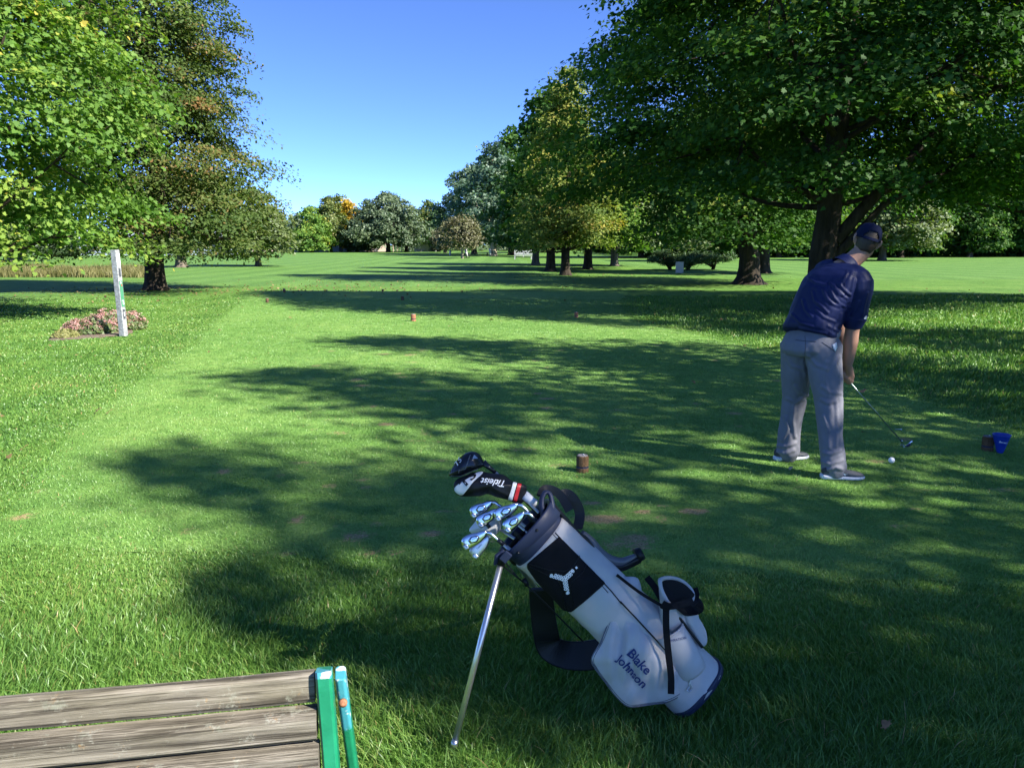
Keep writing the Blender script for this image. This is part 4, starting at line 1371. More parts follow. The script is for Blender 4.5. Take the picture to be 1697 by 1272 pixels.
patch('red_stripe', [Z(*q) for q in [(752, 450), (790, 456), (765, 540), (738, 642), (700, 632), (726, 540)]], sh_, 0.0018, M['red'], hc, n=40, nring=5)
mb = MB()
text_px(mb, 'Titleist', Z(612, 424), Z(362, 392), sh_, 0.002, 0.012, 0.35, 1.0)
mb.build('lettering', M['white_thread'], hc)
mb = MB()
text_px(mb, 'TS', Z(178, 505), Z(322, 372), sh_, 0.0034, 0.03, 0.0, 0.55)
mb.build('lettering', M['black_vinyl'], hc)
mb = MB()
mb.tube([planepx(*Z(820, 570), 0.0), planepx(*Z(900, 640), -0.005), planepx(*Z(948, 660), -.005)], [0.016, 0.015, 0.012], 12)
mb.build('sock', M['white_vinyl'], root, smooth=True)
mb = MB()
mb.tube([planepx(*Z(780, 560), 0.0), inside(888, 856, 0.0)], 0.0052, 10)
mb.build('shaft', M['satin'], root, smooth=True)

# hybrid in a pale headcover behind the irons
root = root_at('golf_hybrid', 'club in a pale grey headcover behind the chromed irons', 'golf club', planepx(820, 872, -.05))
hy = puff('headcover', [Z(*q) for q in [(240, 950), (280, 880), (360, 800), (460, 780), (560, 800), (585, 880), (540, 970), (460, 1020), (340, 1010)]], pl(-.05), None, 0.03, M['white_vinyl'], root, back=.004, edge=.004, n=60, both=True, crease=0.004)
mb = MB()
mb.tube([planepx(*Z(420, 870), -.012), planepx(*Z(455, 915), -.012)], 0.010, 10, flat=0.5)
mb.build('emblem', M['steel_dark'], hy, smooth=True)
mb = MB()
mb.tube([planepx(*Z(540, 920), -.05), inside(872, 874, -.03)], 0.0052, 10)
mb.build('shaft', M['satin'], root, smooth=True)

# bottle in the sleeve
p0 = planepx(1098, 1052, .06)
root = root_at('water_bottle', 'clear plastic water bottle with a blue cap in the bag sleeve', 'bottle', p0)
mcl, nt_, ns_, ls_, b0 = new_mat('clear_plastic')
b0.inputs['Base Color'].default_value = (0.75, 0.82, 0.88, 1)
b0.inputs['Roughness'].default_value = 0.12
b0.inputs['Transmission Weight'].default_value = 0.75
M['clear'] = mcl
M['blue_cap'] = mat('blue_cap', (0.10, 0.2, 0.5), 0.4)
rt_ = aB.to_track_quat('Z', 'Y').to_matrix()
mb = MB()
mb.lathe([(0.0, -.14), (0.032, -.14), (0.034, -.02), (0.03, 0.0), (0.014, 0.018), (0.012, 0.026), (0.0, 0.026)], p0, 20, rt_)
mb.build('body', M['clear'], root, smooth=True)
mb = MB()
mb.lathe([(0.0, .022), (0.0155, .022), (0.0155, .038), (0.013, 0.042), (0.0, 0.042)], p0, 20, rt_)
mb.build('cap', M['blue_cap'], root, smooth=True)
# ------------------------------------------------------------------ the golfer
M['skin'] = mat('skin', (0.36, 0.20, 0.14), 0.5, 0, 0.1, 18, 0.2, 120, 0.002, spec=0.35)
M['shirt'] = mat('navy_polo_cloth', (0.006, 0.012, 0.062), 0.55, 0, 0.08, 14, 0.25, 500, 0.0008, spec=0.25)
M['trouser'] = mat('grey_trouser_cloth', (0.152, 0.154, 0.185), 0.72, 0, 0.07, 10, 0.3, 600, 0.0008)
M['cap'] = mat('navy_cap_cloth', (0.005, 0.009, 0.032), 0.8, 0, 0.1, 20, 0.3, 600, 0.0008, spec=0.12)
M['hair'] = mat('brown_hair', (0.035, 0.022, 0.014), 0.6, 0, 0.3, 160, 0.6, 400, 0.001)
M['shoe'] = mat('grey_shoe_mesh', (0.085, 0.09, 0.10), 0.7, 0, 0.15, 120, 0.4, 500, 0.001)
M['shoe_dark'] = mat('dark_shoe', (0.03, 0.032, 0.04), 0.6, 0, 0.15, 60)
M['sole'] = mat('white_sole', (0.55, 0.58, 0.64), 0.6, 0, 0.12, 60)

def remeshed(name, mb, m, parent, voxel, smooth=4, disp=None, ):
    o = mb.build(name, m, parent, smooth=True, fix=True)
    r = o.modifiers.new('r', 'REMESH')
    r.mode = 'VOXEL'
    r.voxel_size = voxel
    s = o.modifiers.new('s', 'SMOOTH')
    s.iterations = smooth
    s.factor = 0.5
    bpy.context.view_layer.update()
    ev = o.evaluated_get(bpy.context.evaluated_depsgraph_get())
    me = bpy.data.meshes.new_from_object(ev)
    old = o.data
    o.modifiers.clear()
    o.data = me
    bpy.data.meshes.remove(old)
    me.name = name
    if not me.materials: me.materials.append(m)
    if disp is not None:
        ns_ = [v.normal.copy() for v in me.vertices]
        for v, nn_ in zip(me.vertices, ns_):
            v.co += nn_ * disp(v.co)
    me.polygons.foreach_set('use_smooth', [True] * len(me.polygons))
    return o
def limb(mb, pts, rad, n=16, k=4, flat=None, up=None):
    """tapering limb through the points with rounded ends"""
    q = spl(pts, k)
    t = np.linspace(0, 1, len(q))
    rr = list(np.interp(t, np.linspace(0, 1, len(rad)), rad))
    d0 = (q[0] - q[1]).normalized(); d1 = (q[-1] - q[-2]).normalized()
    Q = [q[0] + d0 * rr[0] * .95, q[0] + d0 * rr[0] * .7] + q + [q[-1] + d1 * rr[-1] * .7, q[-1] + d1 * rr[-1] * .95]
    R = [rr[0] * .25, rr[0] * .7] + rr + [rr[-1] * .7, rr[-1] * .25]
    if flat is None:
        mb.tube(Q, R, n)
    else:
        mb.tube(Q, R, n, flat=flat, up=up)
def ellring(c, ax, ay, rx, ry, n=24, p=2.2):
    r = []
    for k in range(n):
        th = 2 * math.pi * k / n
        a, b = sup(th, rx, ry, p)
        r.append(c + ax * a + ay * b)
    return r

hr, tr_ = G(1368, 793), G(1427, 794)          # near (right) foot heel and toe
hl, tl = G(1290, 763), G(1335, 759)           # far (left) foot
org = (hr + hl) / 2
org.z = 0
ORG[0] = org
man = thing('person', 'golfer in navy polo and cap bent over the ball, back turned to us', 'person', org)
Yr, Yl = hr.y, hl.y
Ym = (Yr + Yl) / 2
Rhip, Lhip = P(1363, 583, Yr + .17), P(1323, 578, Yl - .13)
Rkn, Lkn = P(1374, 672, Yr + .10), P(1317, 660, Yl - .04)
Rank, Lank = P(1379, 770, Yr + .02), P(1303, 744, Yl)
pel = P(1345, 560, Ym)
FW = Vector((0.86, 0.50, 0)).normalized()        # where the chest faces
SD = Vector((-0.50, 0.86, 0)).normalized()       # towards his left
waist = P(1347, 538, Ym)
chest = P(1372, 478, Ym + .02)
sh_c = P(1392, 448, Ym + .04)
Rsh, Lsh = P(1424, 470, Ym - .10), P(1368, 456, Ym + .18)
neck0 = P(1412, 432, Ym + .06)
Rel, Rwr = P(1412, 549, Ym - .05), P(1405, 604, Ym + .02)
Lel, Lwr = P(1393, 540, Ym + .20), P(1399, 598, Ym + .16)
headc = P(1436, 400, Ym + .07)

# --- body: one continuous surface
mb = MB()
up_t = (sh_c - waist).normalized()
limb(mb, [pel, waist, chest, sh_c], [0.105, 0.10, 0.10, 0.06], 20)
limb(mb, [Rsh, sh_c, Lsh], [0.052, 0.05, 0.052])
limb(mb, [sh_c, neck0, headc - Vector((0, 0, .05))], [0.075, 0.062, 0.058])
limb(mb, [Rhip, Rkn, Rank], [0.085, 0.058, 0.042]); limb(mb, [Lhip, Lkn, Lank], [0.085, 0.058, 0.042])
limb(mb, [Rank, Rank + Vector((.03, 0, -.035)), (tr_ * .6 + hr * .4) + Vector((0, 0, .042))], [0.040, 0.030, 0.022])
limb(mb, [Lank, Lank + Vector((.03, 0, -.035)), (tl * .6 + hl * .4) + Vector((0, 0, .042))], [0.040, 0.030, 0.022])
for s, e, w in ((Rsh, Rel, Rwr), (Lsh, Lel, Lwr)):
    limb(mb, [s, s.lerp(e, .5), e, e.lerp(w, .3), e.lerp(w, .7), w], [0.056, 0.053, 0.047, 0.050, 0.040, 0.031], 16, 4)
# head: skull, jaw, nose, ears; looking down the fairway, tipped to his right
Fh = Vector((0.10, 0.97, -0.20)).normalized()
roll = math.radians(-17)
Uh = (Vector((0, 0, 1)) - Fh * Fh.z).normalized()
Uh = (Matrix.Rotation(-roll, 3, Fh) @ Uh).normalized()
Rh = Fh.cross(Uh).normalized()
def hp(r, f, u): return headc + Rh * r + Fh * f + Uh * u
rs = []
for u, rx, fy, fo in [(-.118, .02, .02, .062), (-.108, .038, .042, .045), (-.085, .050, .062, .025), (-.05, .062, .082, .008), (-.01, .071, .093, 0), (.03, .075, .097, -.002), (.065, .070, .092, -.004), (.095, .052, .07, -.004), (.112, .025, .034, -.004)]:
    rs.append([hp(0, fo, u) + Rh * a + Fh * b for a, b in [sup(2 * math.pi * k / 20, rx, fy, 2.1) for k in range(20)]])
mb.rings(rs)
limb(mb, [hp(0, .088, .01), hp(0, .112, -.025), hp(0, .098, -.035)], [.010, .016, .012], 8)      # nose
limb(mb, [hp(-.018, .088, -.066), hp(.018, .088, -.066)], [.009, .009], 8)                            # lips
for sg in (-1, 1):
    limb(mb, [hp(sg * .070, -.004, .018), hp(sg * .086, -.020, .022), hp(sg * .088, -.018, -.005), hp(sg * .076, -.002, -.030)], [.010, .011, .010, .008], 8)
    limb(mb, [hp(sg * .030, .083, .020), hp(sg * .045, .078, .020)], [.010, .009], 8)
# hands round the grip
grip_top, grip_end = P(1396, 590, Ym + .02), P(1409, 634, Ym + .13)
head_pt = G(1497, 741); head_pt.z += 0.03
gd = (head_pt - grip_end).normalized()
grip_top = grip_end - gd * 0.26
def hand(mb, wrist, g0, side, thumb):
    """palm beside the grip at g0, four fingers curled round it, thumb down the shaft"""
    outw = (wrist - g0)
    outw = (outw - gd * outw.dot(gd)).normalized()
    tang = gd.cross(outw).normalized() * side
    palm = g0 + outw * 0.026
    limb(mb, [wrist, wrist.lerp(palm, .55), palm + gd * 0.012], [0.029, 0.033, 0.032], 12, 3)
    for i, L in enumerate((0.92, 1.0, 0.97, 0.82)):
        b = palm + gd * (0.036 - 0.021 * i)
        pts = [b + tang * 0.012, b + tang * 0.030 - outw * 0.010, b + tang * 0.028 * L - outw * 0.034, b + tang * 0.004 - outw * 0.047 * L, b - tang * 0.016 * L - outw * 0.040]
        limb(mb, pts, [.0105, .0100, .0095, .0088, .0078], 8, 3)
    limb(mb, [palm + gd * .01 - tang * .012, palm + gd * .035 - tang * .022 - outw * .010, palm + gd * .062 - tang * .012 - outw * .018, palm + gd * .082 - tang * .004 - outw * .016], [.013, .0115, .010, .0085], 8, 3)
hand(mb, Rwr, grip_end - gd * 0.07, 1, 0)
hand(mb, Lwr, grip_end - gd * 0.155, -1, 0)
bodyo = remeshed('body', mb, M['skin'], man, 0.0062, 3)
# --- trousers
mb = MB()
mb.rings([ellring(pel + up_t * u, FW, SD, rx, ry, 24) for u, rx, ry in [(-.13, .10, .13), (-.09, .135, .168), (-.03, .15, .182), (.03, .145, .178), (.075, .135, .172)]])
limb(mb, [Rhip + Vector((0, 0, .03)), Rhip.lerp(Rkn, .5), Rkn, Rkn.lerp(Rank, .5), Rank + Vector((.012, 0, -.022))], [0.128, 0.112, 0.092, 0.080, 0.088], 20, 5)
limb(mb, [Lhip + Vector((0, 0, .03)), Lhip.lerp(Lkn, .5), Lkn, Lkn.lerp(Lank, .5), Lank + Vector((.012, 0, -.022))], [0.125, 0.108, 0.088, 0.078, 0.086], 20, 5)
def seg_d(px, py, a, b):
    vx, vy = b[0] - a[0], b[1] - a[1]
    t = max(0, min(1, ((px - a[0]) * vx + (py - a[1]) * vy) / (vx * vx + vy * vy)))
    return math.hypot(px - a[0] - vx * t, py - a[1] - vy * t)
def to_px(w):
    d = w - CAM
    k = FPX / d.dot(CF)
    return W0 / 2 + d.dot(CR) * k, H0 / 2 - d.dot(CU) * k
TF = [((1340, 590), (1352, 604), (1372, 612)), ((1392, 590), (1384, 606), (1390, 622)), ((1362, 640), (1376, 650), (1394, 652)), ((1360, 662), (1372, 668), (1386, 664)), ((1364, 690), (1372, 712), (1374, 742)), ((1386, 668), (1388, 700), (1386, 740)),
      ((1364, 750), (1378, 752), (1392, 746)), ((1362, 764), (1376, 770), (1396, 762)), ((1372, 778), (1384, 774), (1396, 777)), ((1302, 590), (1312, 606), (1330, 612)), ((1304, 660), (1318, 668), (1332, 660)), ((1300, 690), (1306, 710), (1296, 730)),
      ((1290, 738), (1302, 740), (1318, 734)), ((1288, 748), (1300, 752), (1316, 746)), ((1318, 640), (1326, 652), (1338, 656)), ((1330, 600), (1336, 630), (1340, 655)), ((1370, 600), (1368, 630), (1374, 655)), ((1316, 672), (1314, 700), (1318, 724))]
def fold_t(co):
    w = co + org
    px, py = to_px(w)
    f = 0.005 * noise.noise(Vector((w.x * 13, w.y * 13, w.z * 4.5))) + 0.003 * noise.noise(Vector((w.x * 22 + w.z * 14, w.y * 22, w.z * 8)))
    for q in TF:
        d = min(seg_d(px, py, q[i], q[i + 1]) for i in range(len(q) - 1))
        if d < 14:
            f += 0.005 * math.exp(-(d / 2.4) ** 2) - 0.003 * math.exp(-((d - 5.0) / 2.6) ** 2)
    return f
tro = remeshed('trousers', mb, M['trouser'], man, 0.008, 5, fold_t)
bpy.context.view_layer.update()
bt = bvh_of(tro)
st_ = lambda x, y, o: hit(bt, x, y, o, 0)
def hit_at(b, Y):
    def f(x, y, o):
        loc, nor, i, d = b.ray_cast(CAM, ray(x, y))
        if loc is None: return P(x, y, Y)
        if nor.dot(ray(x, y)) > 0: nor = -nor
        return loc + nor * o
    return f
st_ = hit_at(bt, Ym - .1)
mb = MB()
pxtube(mb, [(1318, 563), (1333, 565), (1352, 566)], st_, 0.001, 0.0022, 5)
pxtube(mb, [(1334, 556), (1335, 575), (1332, 600)], st_, 0.0, 0.0018, 5)
pxtube(mb, [(1362, 567), (1374, 575), (1383, 582)], st_, 0.001, 0.0022, 5)
mb.build('pocket_seam', M['shoe_dark'], tro, smooth=True)
patch('scorecard', [(1379, 571), (1386, 567), (1387, 575), (1384, 583), (1381, 577)], hit_at(bt, Ym - .08), 0.004, M['white_vinyl'], tro, n=30, nring=2)
# --- shirt
mb = MB()
def torso(t):
    c = (waist - up_t * 0.085).lerp(sh_c + up_t * .02, t)
    return c
prof = [(0.0, .148, .185), (.05, .160, .196), (.2, .154, .190), (.4, .152, .196), (.6, .150, .210), (.78, .142, .215), (.9, .122, .20), (.97, .095, .15), (1.03, .06, .09)]
mb.rings([ellring(torso(t) + FW * (0.01 - .025 * math.sin(math.pi * t)), (FW - up_t * FW.dot(up_t)).normalized(), SD, rx, ry, 28, 2.4) for t, rx, ry in prof])
limb(mb, [Rsh.lerp(sh_c, .45), Rsh, Rsh.lerp(Rel, .45), Rsh.lerp(Rel, .74)], [0.095, 0.092, 0.086, 0.080], 18)
limb(mb, [Lsh.lerp(sh_c, .45), Lsh, Lsh.lerp(Lel, .45), Lsh.lerp(Lel, .68)], [0.095, 0.090, 0.084, 0.080], 18)
FOLDS = [((1347, 484), (1350, 497), (1362, 508), (1372, 518)), ((1364, 480), (1371, 495), (1380, 503), (1392, 508)), ((1377, 481), (1382, 493), (1391, 503), (1400, 508)), ((1382, 478), (1391, 487), (1404, 494)),
         ((1375, 469), (1386, 477), (1398, 488)), ((1390, 469), (1399, 480), (1408, 488)), ((1330, 497), (1334, 512), (1345, 524)), ((1352, 512), (1366, 526), (1384, 533)), ((1312, 520), (1326, 534), (1346, 541)), ((1395, 520), (1392, 535), (1384, 546)),
         ((1325, 545), (1345, 549), (1368, 552)), ((1372, 540), (1385, 547), (1395, 552)), ((1416, 462), (1412, 480), (1408, 500)), ((1424, 500), (1420, 512), (1412, 522)), ((1404, 452), (1396, 466), (1392, 474)), ((1438, 486), (1432, 505), (1428, 524)), ((1340, 460), (1352, 468), (1368, 472))]
def fold_s(co):
    w = co + org
    v = w - chest
    f = 0.006 * noise.noise(Vector((v.x * 9 + v.z * 9, v.y * 7, v.z * 3 - v.x * 3))) + .003 * noise.noise(w * 17)
    px, py = to_px(w)
    for q in FOLDS:
        d = min(seg_d(px, py, q[i], q[i + 1]) for i in range(len(q) - 1))
        if d < 12:
            f += 0.0045 * math.exp(-(d / 1.9) ** 2) - 0.0025 * math.exp(-((d - 4.2) / 2.2) ** 2)
    return f
shi = remeshed('polo_shirt', mb, M['shirt'], man, 0.0065, 5, fold_s)
bpy.context.view_layer.update()
bs_ = bvh_of(shi)
ss_ = hit_at(bs_, Ym)
mb = MB()
dn_ = (neck0 - sh_c).normalized()
cn = sh_c.lerp(neck0, .62)
a1 = (FW - dn_ * FW.dot(dn_)).normalized(); a2 = dn_.cross(a1)
mb.rings([ellring(cn + dn_ * u, a1, a2, r, r * 1.06, 24, 2) for u, r in [(-.045, .088), (.0, .080), (.022, .076), (.024, .070), (-.01, .072), (-.04, .078)]], False, False)
mb.build('collar', M['shirt'], shi, smooth=True)
mb = MB()
for i, (x0, hgt) in enumerate(((1432.2, 2.2), (1434.2, 3.8), (1436.2, 5.4))):
    mb.add([ss_(x0 - .6, 528.5, .002), ss_(x0 + 1.0, 528.5, .002), ss_(x0 + 1.0 - .3 * hgt, 528.5 - hgt, .002), ss_(x0 - .6 - .3 * hgt, 528.5 - hgt + .8, .002)], [(0, 1, 2, 3)])
mb.build('sleeve_emblem', M['white_thread'], shi)
mb = MB()
pxtube(mb, [(1440, 532), (1425, 531), (1408, 528)], ss_, 0.0005, 0.002, 5)
mb.build('sleeve_hem', M['shirt'], shi, smooth=True)
mb = MB()
pxtube(mb, [(1352, 446), (1374, 440), (1398, 446), (1420, 460)], ss_, 0.0, 0.0016, 5)
pxtube(mb, [(1404, 447), (1400, 466), (1402, 490), (1406, 512)], ss_, 0.0, 0.0016, 5)
pxtube(mb, [(1304, 545), (1325, 551), (1352, 557), (1384, 560)], ss_, 0.0, 0.0018, 5)
mb.build('seam', M['shirt'], shi, smooth=True)
# --- hair and cap
mb = MB()
rs = []
for u, k_, fo in [(-.085, .80, -.012), (-.07, .97, -.010), (-.04, 1.04, -.008), (0.0, 1.05, -.004), (.04, 1.05, -.003), (.07, 1.05, -.004), (.098, 1.02, -.004)]:
    i = min(range(9), key=lambda j: abs([-.118, -.108, -.085, -.05, -.01, .03, .065, .095, .112][j] - u))
    rx, fy = [.02, .038, .050, .062, .071, .075, .070, .052, .025][i], [.02, .042, .062, .082, .093, .097, .092, .07, .034][i]
    ring = []
    for k in range(28):
        th = math.pi * (0.98 + 1.04 * k / 27)
        a, b = sup(th, rx * k_ + .002, fy * k_ + .002, 2.1)
        ring.append(hp(0, fo + .002, u) + Rh * a + Fh * (b if b < .03 else .03))
    for k in range(27, -1, -1):
        th = math.pi * (0.98 + 1.04 * k / 27)
        a, b = sup(th, rx * k_ * .9, fy * k_ * .9, 2.1)
        ring.append(hp(0, fo, u) + Rh * a + Fh * (b if b < .02 else .02))
    rs.append(ring)
mb.rings(rs)
mb.build('hair', M['hair'], man, smooth=True)
mb = MB()
# crown of the cap with an arched opening at the back
nu, nth = 12, 48
vs, fs = [], []
tiltc = Matrix.Rotation(math.radians(12), 3, Rh)
def capp(i, k, g=1.0):
    ph = (math.pi / 2) * i / nu
    th = 2 * math.pi * k / nth
    rad = math.cos(ph) ** .62
    v = Rh * (0.087 * g * rad * math.cos(th)) + Fh * (0.108 * g * rad * math.sin(th)) + Uh * (0.115 * g * math.sin(ph) + .010)
    return headc + tiltc @ v
for i in range(nu + 1):
    for k in range(nth):
        vs.append(capp(i, k))
kb = nth * 3 // 4          # back of the head
for i in range(nu):
    for k in range(nth):
        dk = min(abs(k + .5 - kb), nth - abs(k + .5 - kb)) / 5.0
        if 1 <= i and dk < 1 and (i - 0.5) / 3.4 < math.sqrt(1 - dk * dk): continue
        fs.append((i * nth + k, i * nth + (k + 1) % nth, (i + 1) * nth + (k + 1) % nth, (i + 1) * nth + k))
mb.add(vs, fs)
cap = mb.build('cap', M['cap'], man, smooth=True, fix=False, weld=True)
so = cap.modifiers.new('thick', 'SOLIDIFY'); so.thickness = 0.004; so.offset = -1
mb = MB()
rs = []
for j in range(9):
    t = -1 + 2 * j / 8
    p = headc + tiltc @ (Rh * (.086 * math.sin(t * 1.25)) + Fh * (.108 * math.cos(t * 1.25)) + Uh * .014)
    q = headc + tiltc @ (Rh * (.078 * math.sin(t * 1.2)) + Fh * (.108 + .072 * math.cos(t * 1.3)) + Uh * (.002 - .012 * math.cos(t)))
    rs.append([p + Uh * .002, q + Uh * .002, q - Uh * .002, p - Uh * .002])
mb.rings(rs)
mb.build('visor', M['cap'], cap, smooth=True)
mb = MB()
mb.lathe([(0, 0), (.008, 0), (.006, .006), (0, .007)], headc + tiltc @ (Uh * .124), 12, Uh.to_track_quat('Z', 'Y').to_matrix())
mb.build('button', M['cap'], cap, smooth=True)
mb = MB()
strap(mb, [headc + tiltc @ (Rh * (.089 * math.cos(th)) + Fh * (.111 * math.sin(th)) + Uh * .013) for th in [math.pi * (1.5 + .2 * (j / 6 - .5) * 2) for j in range(7)]], 0.016, 0.003, Vector((0, -1, .2)))
mb.build('strap', M['cap'], cap)
# --- shoes
def shoe(name, h, t, parent, logo):
    f = (t - h); f.z = 0
    L = f.length * 1.2; f.normalize()
    h = h - f * 0.03
    h = Vector((h.x, h.y, hf(h.x, h.y)))
    s = Vector((-f.y, f.x, 0)); U = Vector((0, 0, 1))
    def sec(x, wl, z0, z1, n=16, p=2.4):
        c = h + f * (x * L)
        return [c + s * a + U * ((z0 + z1) / 2 + b) for a, b in [sup(2 * math.pi * k / n, wl, (z1 - z0) / 2, p) for k in range(n)]]
    mb = MB()
    mb.rings([sec(x, w, .024, z, 18) for x, w, z in [(.02, .022, .06), (.06, .034, .085), (.18, .038, .094), (.34, .040, .092), (.46, .043, .078), (.62, .046, .064), (.80, .046, .054), (.92, .036, .046), (.985, .016, .036)]])
    up = mb.build(name, M['shoe'], parent, smooth=True)
    mb = MB()
    mb.rings([sec(x, w, z, z1, 18, 4) for x, w, z, z1 in [(-.015, .022, .008, .034), (.03, .038, .002, .038), (.2, .041, .002, .036), (.45, .044, .002, .030), (.68, .050, .002, .028), (.86, .046, .003, .027), (.96, .032, .006, .026), (1.01, .014, .011, .024)]])
    mb.build('sole', M['sole'], up, smooth=True)
    mb = MB()
    mb.rings([sec(x, w, .04, z, 18) for x, w, z in [(.01, .024, .076), (.06, .0355, .092), (.14, .039, .098), (.24, .040, .096), (.30, .039, .09)]])
    mb.build('heel_collar', M['shoe_dark'], up, smooth=True)
    mb = MB()
    for i in range(4):
        x = .42 + .06 * i; z = .083 - .008 * i
        mb.tube([h + f * (x * L) + s * (.026 * k) + U * (z + .003 - .006 * k * k) for k in (-1, -.5, 0, .5, 1)], .0028, 6)
    mb.build('laces', M['shoe_dark'], up, smooth=True)
    if logo:
        bpy.context.view_layer.update()
        b = bvh_of(up)
        q = hit_at(b, h.y)
        mb = MB()
        mb.add([q(x, y, .0015) for x, y in ((1397, 789.5), (1399.5, 787), (1397.5, 785), (1394.5, 783.5), (1396.5, 783.4), (1399.5, 784.6), (1402, 785.2), (1404.5, 784.2), (1403.2, 786.4), (1400.8, 788.0), (1398.6, 790.2))], [tuple(range(11))])
        mb.build('emblem', M['white_thread'], up)
    return up
shoe('shoe', hr, tr_, man, True)
shoe('shoe', hl, tl, man, False)

# --- the club in his hands
root = root_at('golf_iron', 'iron held by the golfer, its bright head hovering behind the ball', 'golf club', grip_top)
mb = MB()
mb.tube([grip_end - gd * .02, head_pt - gd * 0.05], [0.0058, 0.0048], 10)
sft = mb.build('shaft', M['green_shaft'], root, smooth=True)
mb = MB()
mb.tube([head_pt - gd * .075, head_pt - gd * .045], [0.005, 0.007], 10)
mb.build('ferrule', M['black_gloss'], sft, smooth=True)
mb = MB()
mb.tube([grip_top, grip_end], [0.0135, 0.0105], 12)
mb.build('grip', M['rubber'], root, smooth=True)
Yh = head_pt.y
bh_ = lambda x, y, o: P(x, y, Yh - o)
hd = puff('head', [(1492, 736), (1497, 739.5), (1503, 736.5), (1509, 731), (1512, 729.5), (1512.5, 735), (1509, 740), (1502, 743), (1496, 743.5), (1493.5, 741)], bh_, None, 0.004, M['chrome'], root, back=0.016, edge=.003, n=40, nring=5, cen=(1504, 738))
patch('badge', [(1501, 739), (1506, 735), (1509.5, 733), (1509, 738), (1504, 740.5)], bh_, 0.0075, M['steel_dark'], hd, n=24, nring=2)
mb = MB()
mb.tube(spl([head_pt - gd * .055, head_pt - gd * .03, P(1495, 739.5, Yh), P(1500, 739.5, Yh)], 4), 0.0075, 10)
mb.build('hosel', M['chrome'], hd, smooth=True)
# ------------------------------------------------------------------ bench in the corner
def wood_mat():
    m, nt, ns, ls, b = new_mat('weathered_wood')
    tc = ns.new('ShaderNodeTexCoord').outputs['Object']
    n = noise_node(ns, ls, tc, 75, 8, 0.75, (0.035, 1, 1), 0.5)
    r = ramp(ns, [(0.30, (0.045, 0.038, 0.03)), (0.42, (0.11, 0.098, 0.082)), (0.52, (0.215, 0.195, 0.163)), (0.66, (0.35, 0.322, 0.278))])
    ls.new(n.outputs[0], r.inputs[0])
    n2 = noise_node(ns, ls, tc, 14, 6, 0.8)
    r2 = ramp(ns, [(0.56, (0, 0, 0)), (0.64, (1, 1, 1))])
    ls.new(n2.outputs[0], r2.inputs[0])
    lc = noise_node(ns, ls, tc, 60, 3, 0.6)
    rl = ramp(ns, [(0.4, (0.30, 0.32, 0.27)), (0.55, (0.42, 0.42, 0.38)), (0.66, (0.42, 0.25, 0.10))])
    ls.new(lc.outputs[0], rl.inputs[0])
    mm = ns.new('ShaderNodeMath'); mm.operation = 'MULTIPLY'; mm.inputs[1].default_value = 0.65
    ls.new(r2.outputs[0], mm.inputs[0])
    n3 = noise_node(ns, ls, tc, 5, 4, 0.7, (0.35, 1, 1))
    r3 = ramp(ns, [(0.35, (0.62, 0.6, 0.5)), (0.65, (1.1, 1.08, 1.05))])
    ls.new(n3.outputs[0], r3.inputs[0])
    c = mixc(ns, ls, mm.outputs[0], r.outputs[0], rl.outputs[0])
    c = mixc(ns, ls, 1.0, c, r3.outputs[0], 'MULTIPLY')
    # knots
    v = ns.new('ShaderNodeTexVoronoi'); v.inputs['Scale'].default_value = 3.1
    mp = ns.new('ShaderNodeMapping'); mp.inputs['Scale'].default_value = (0.8, 1.6, 1.6); mp.inputs['Location'].default_value = (0.3, 0.1, 0.2)
    ls.new(tc, mp.inputs[0]); ls.new(mp.outputs[0], v.inputs['Vector'])
    rk = ramp(ns, [(0.035, (0.03, 0.022, 0.016)), (0.075, (1, 1, 1))])
    ls.new(v.outputs['Distance'], rk.inputs[0])
    c = mixc(ns, ls, 1.0, c, rk.outputs[0], 'MULTIPLY')
    nc = noise_node(ns, ls, tc, 55, 4, 0.6, (0.02, 1, 1), 0.3)
    rc = ramp(ns, [(0.475, (1, 1, 1)), (0.492, (0.22, 0.2, 0.18)), (0.508, (0.22, 0.2, 0.18)), (0.525, (1, 1, 1))])
    ls.new(nc.outputs[0], rc.inputs[0])
    c = mixc(ns, ls, 0.7, c, rc.outputs[0], 'MULTIPLY')
    ls.new(c, b.inputs['Base Color'])
    b.inputs['Roughness'].default_value = 0.85
    b.inputs['Specular IOR Level'].default_value = 0.2
    bump(ns, ls, b, n.outputs[0], 0.8, 0.004)
    return m
M['old_wood'] = wood_mat()
def chipped():
    m, nt, ns, ls, b = new_mat('chipped_green_paint')
    tc = ns.new('ShaderNodeTexCoord').outputs['Object']
    geo = ns.new('ShaderNodeNewGeometry')
    n = noise_node(ns, ls, tc, 30, 5, 0.6)
    r = ramp(ns, [(0.3, (0.006, 0.15, 0.07)), (0.7, (0.012, 0.21, 0.10))])
    ls.new(n.outputs[0], r.inputs[0])
    n2 = noise_node(ns, ls, tc, 55, 3, 0.5)
    r2 = ramp(ns, [(0.56, (0.05, 0.27, 0.33)), (0.62, (0.5, 0.56, 0.58))])
    ls.new(n2.outputs[0], r2.inputs[0])
    at = ns.new('ShaderNodeAttribute'); at.attribute_name = 'wear'
    w = ns.new('ShaderNodeMath'); w.operation = 'MULTIPLY_ADD'; w.inputs[1].default_value = 0.5
    ls.new(n.outputs[0], w.inputs[0]); ls.new(at.outputs['Fac'], w.inputs[2])
    rw = ramp(ns, [(0.66, (0, 0, 0)), (0.74, (1, 1, 1))])
    ls.new(w.outputs[0], rw.inputs[0])
    ls.new(mixc(ns, ls, rw.outputs[0], r.outputs[0], r2.outputs[0]), b.inputs['Base Color'])
    b.inputs['Roughness'].default_value = 0.36
    bump(ns, ls, b, n.outputs[0], 0.25, 0.003)
    return m
M['green_paint'] = chipped()
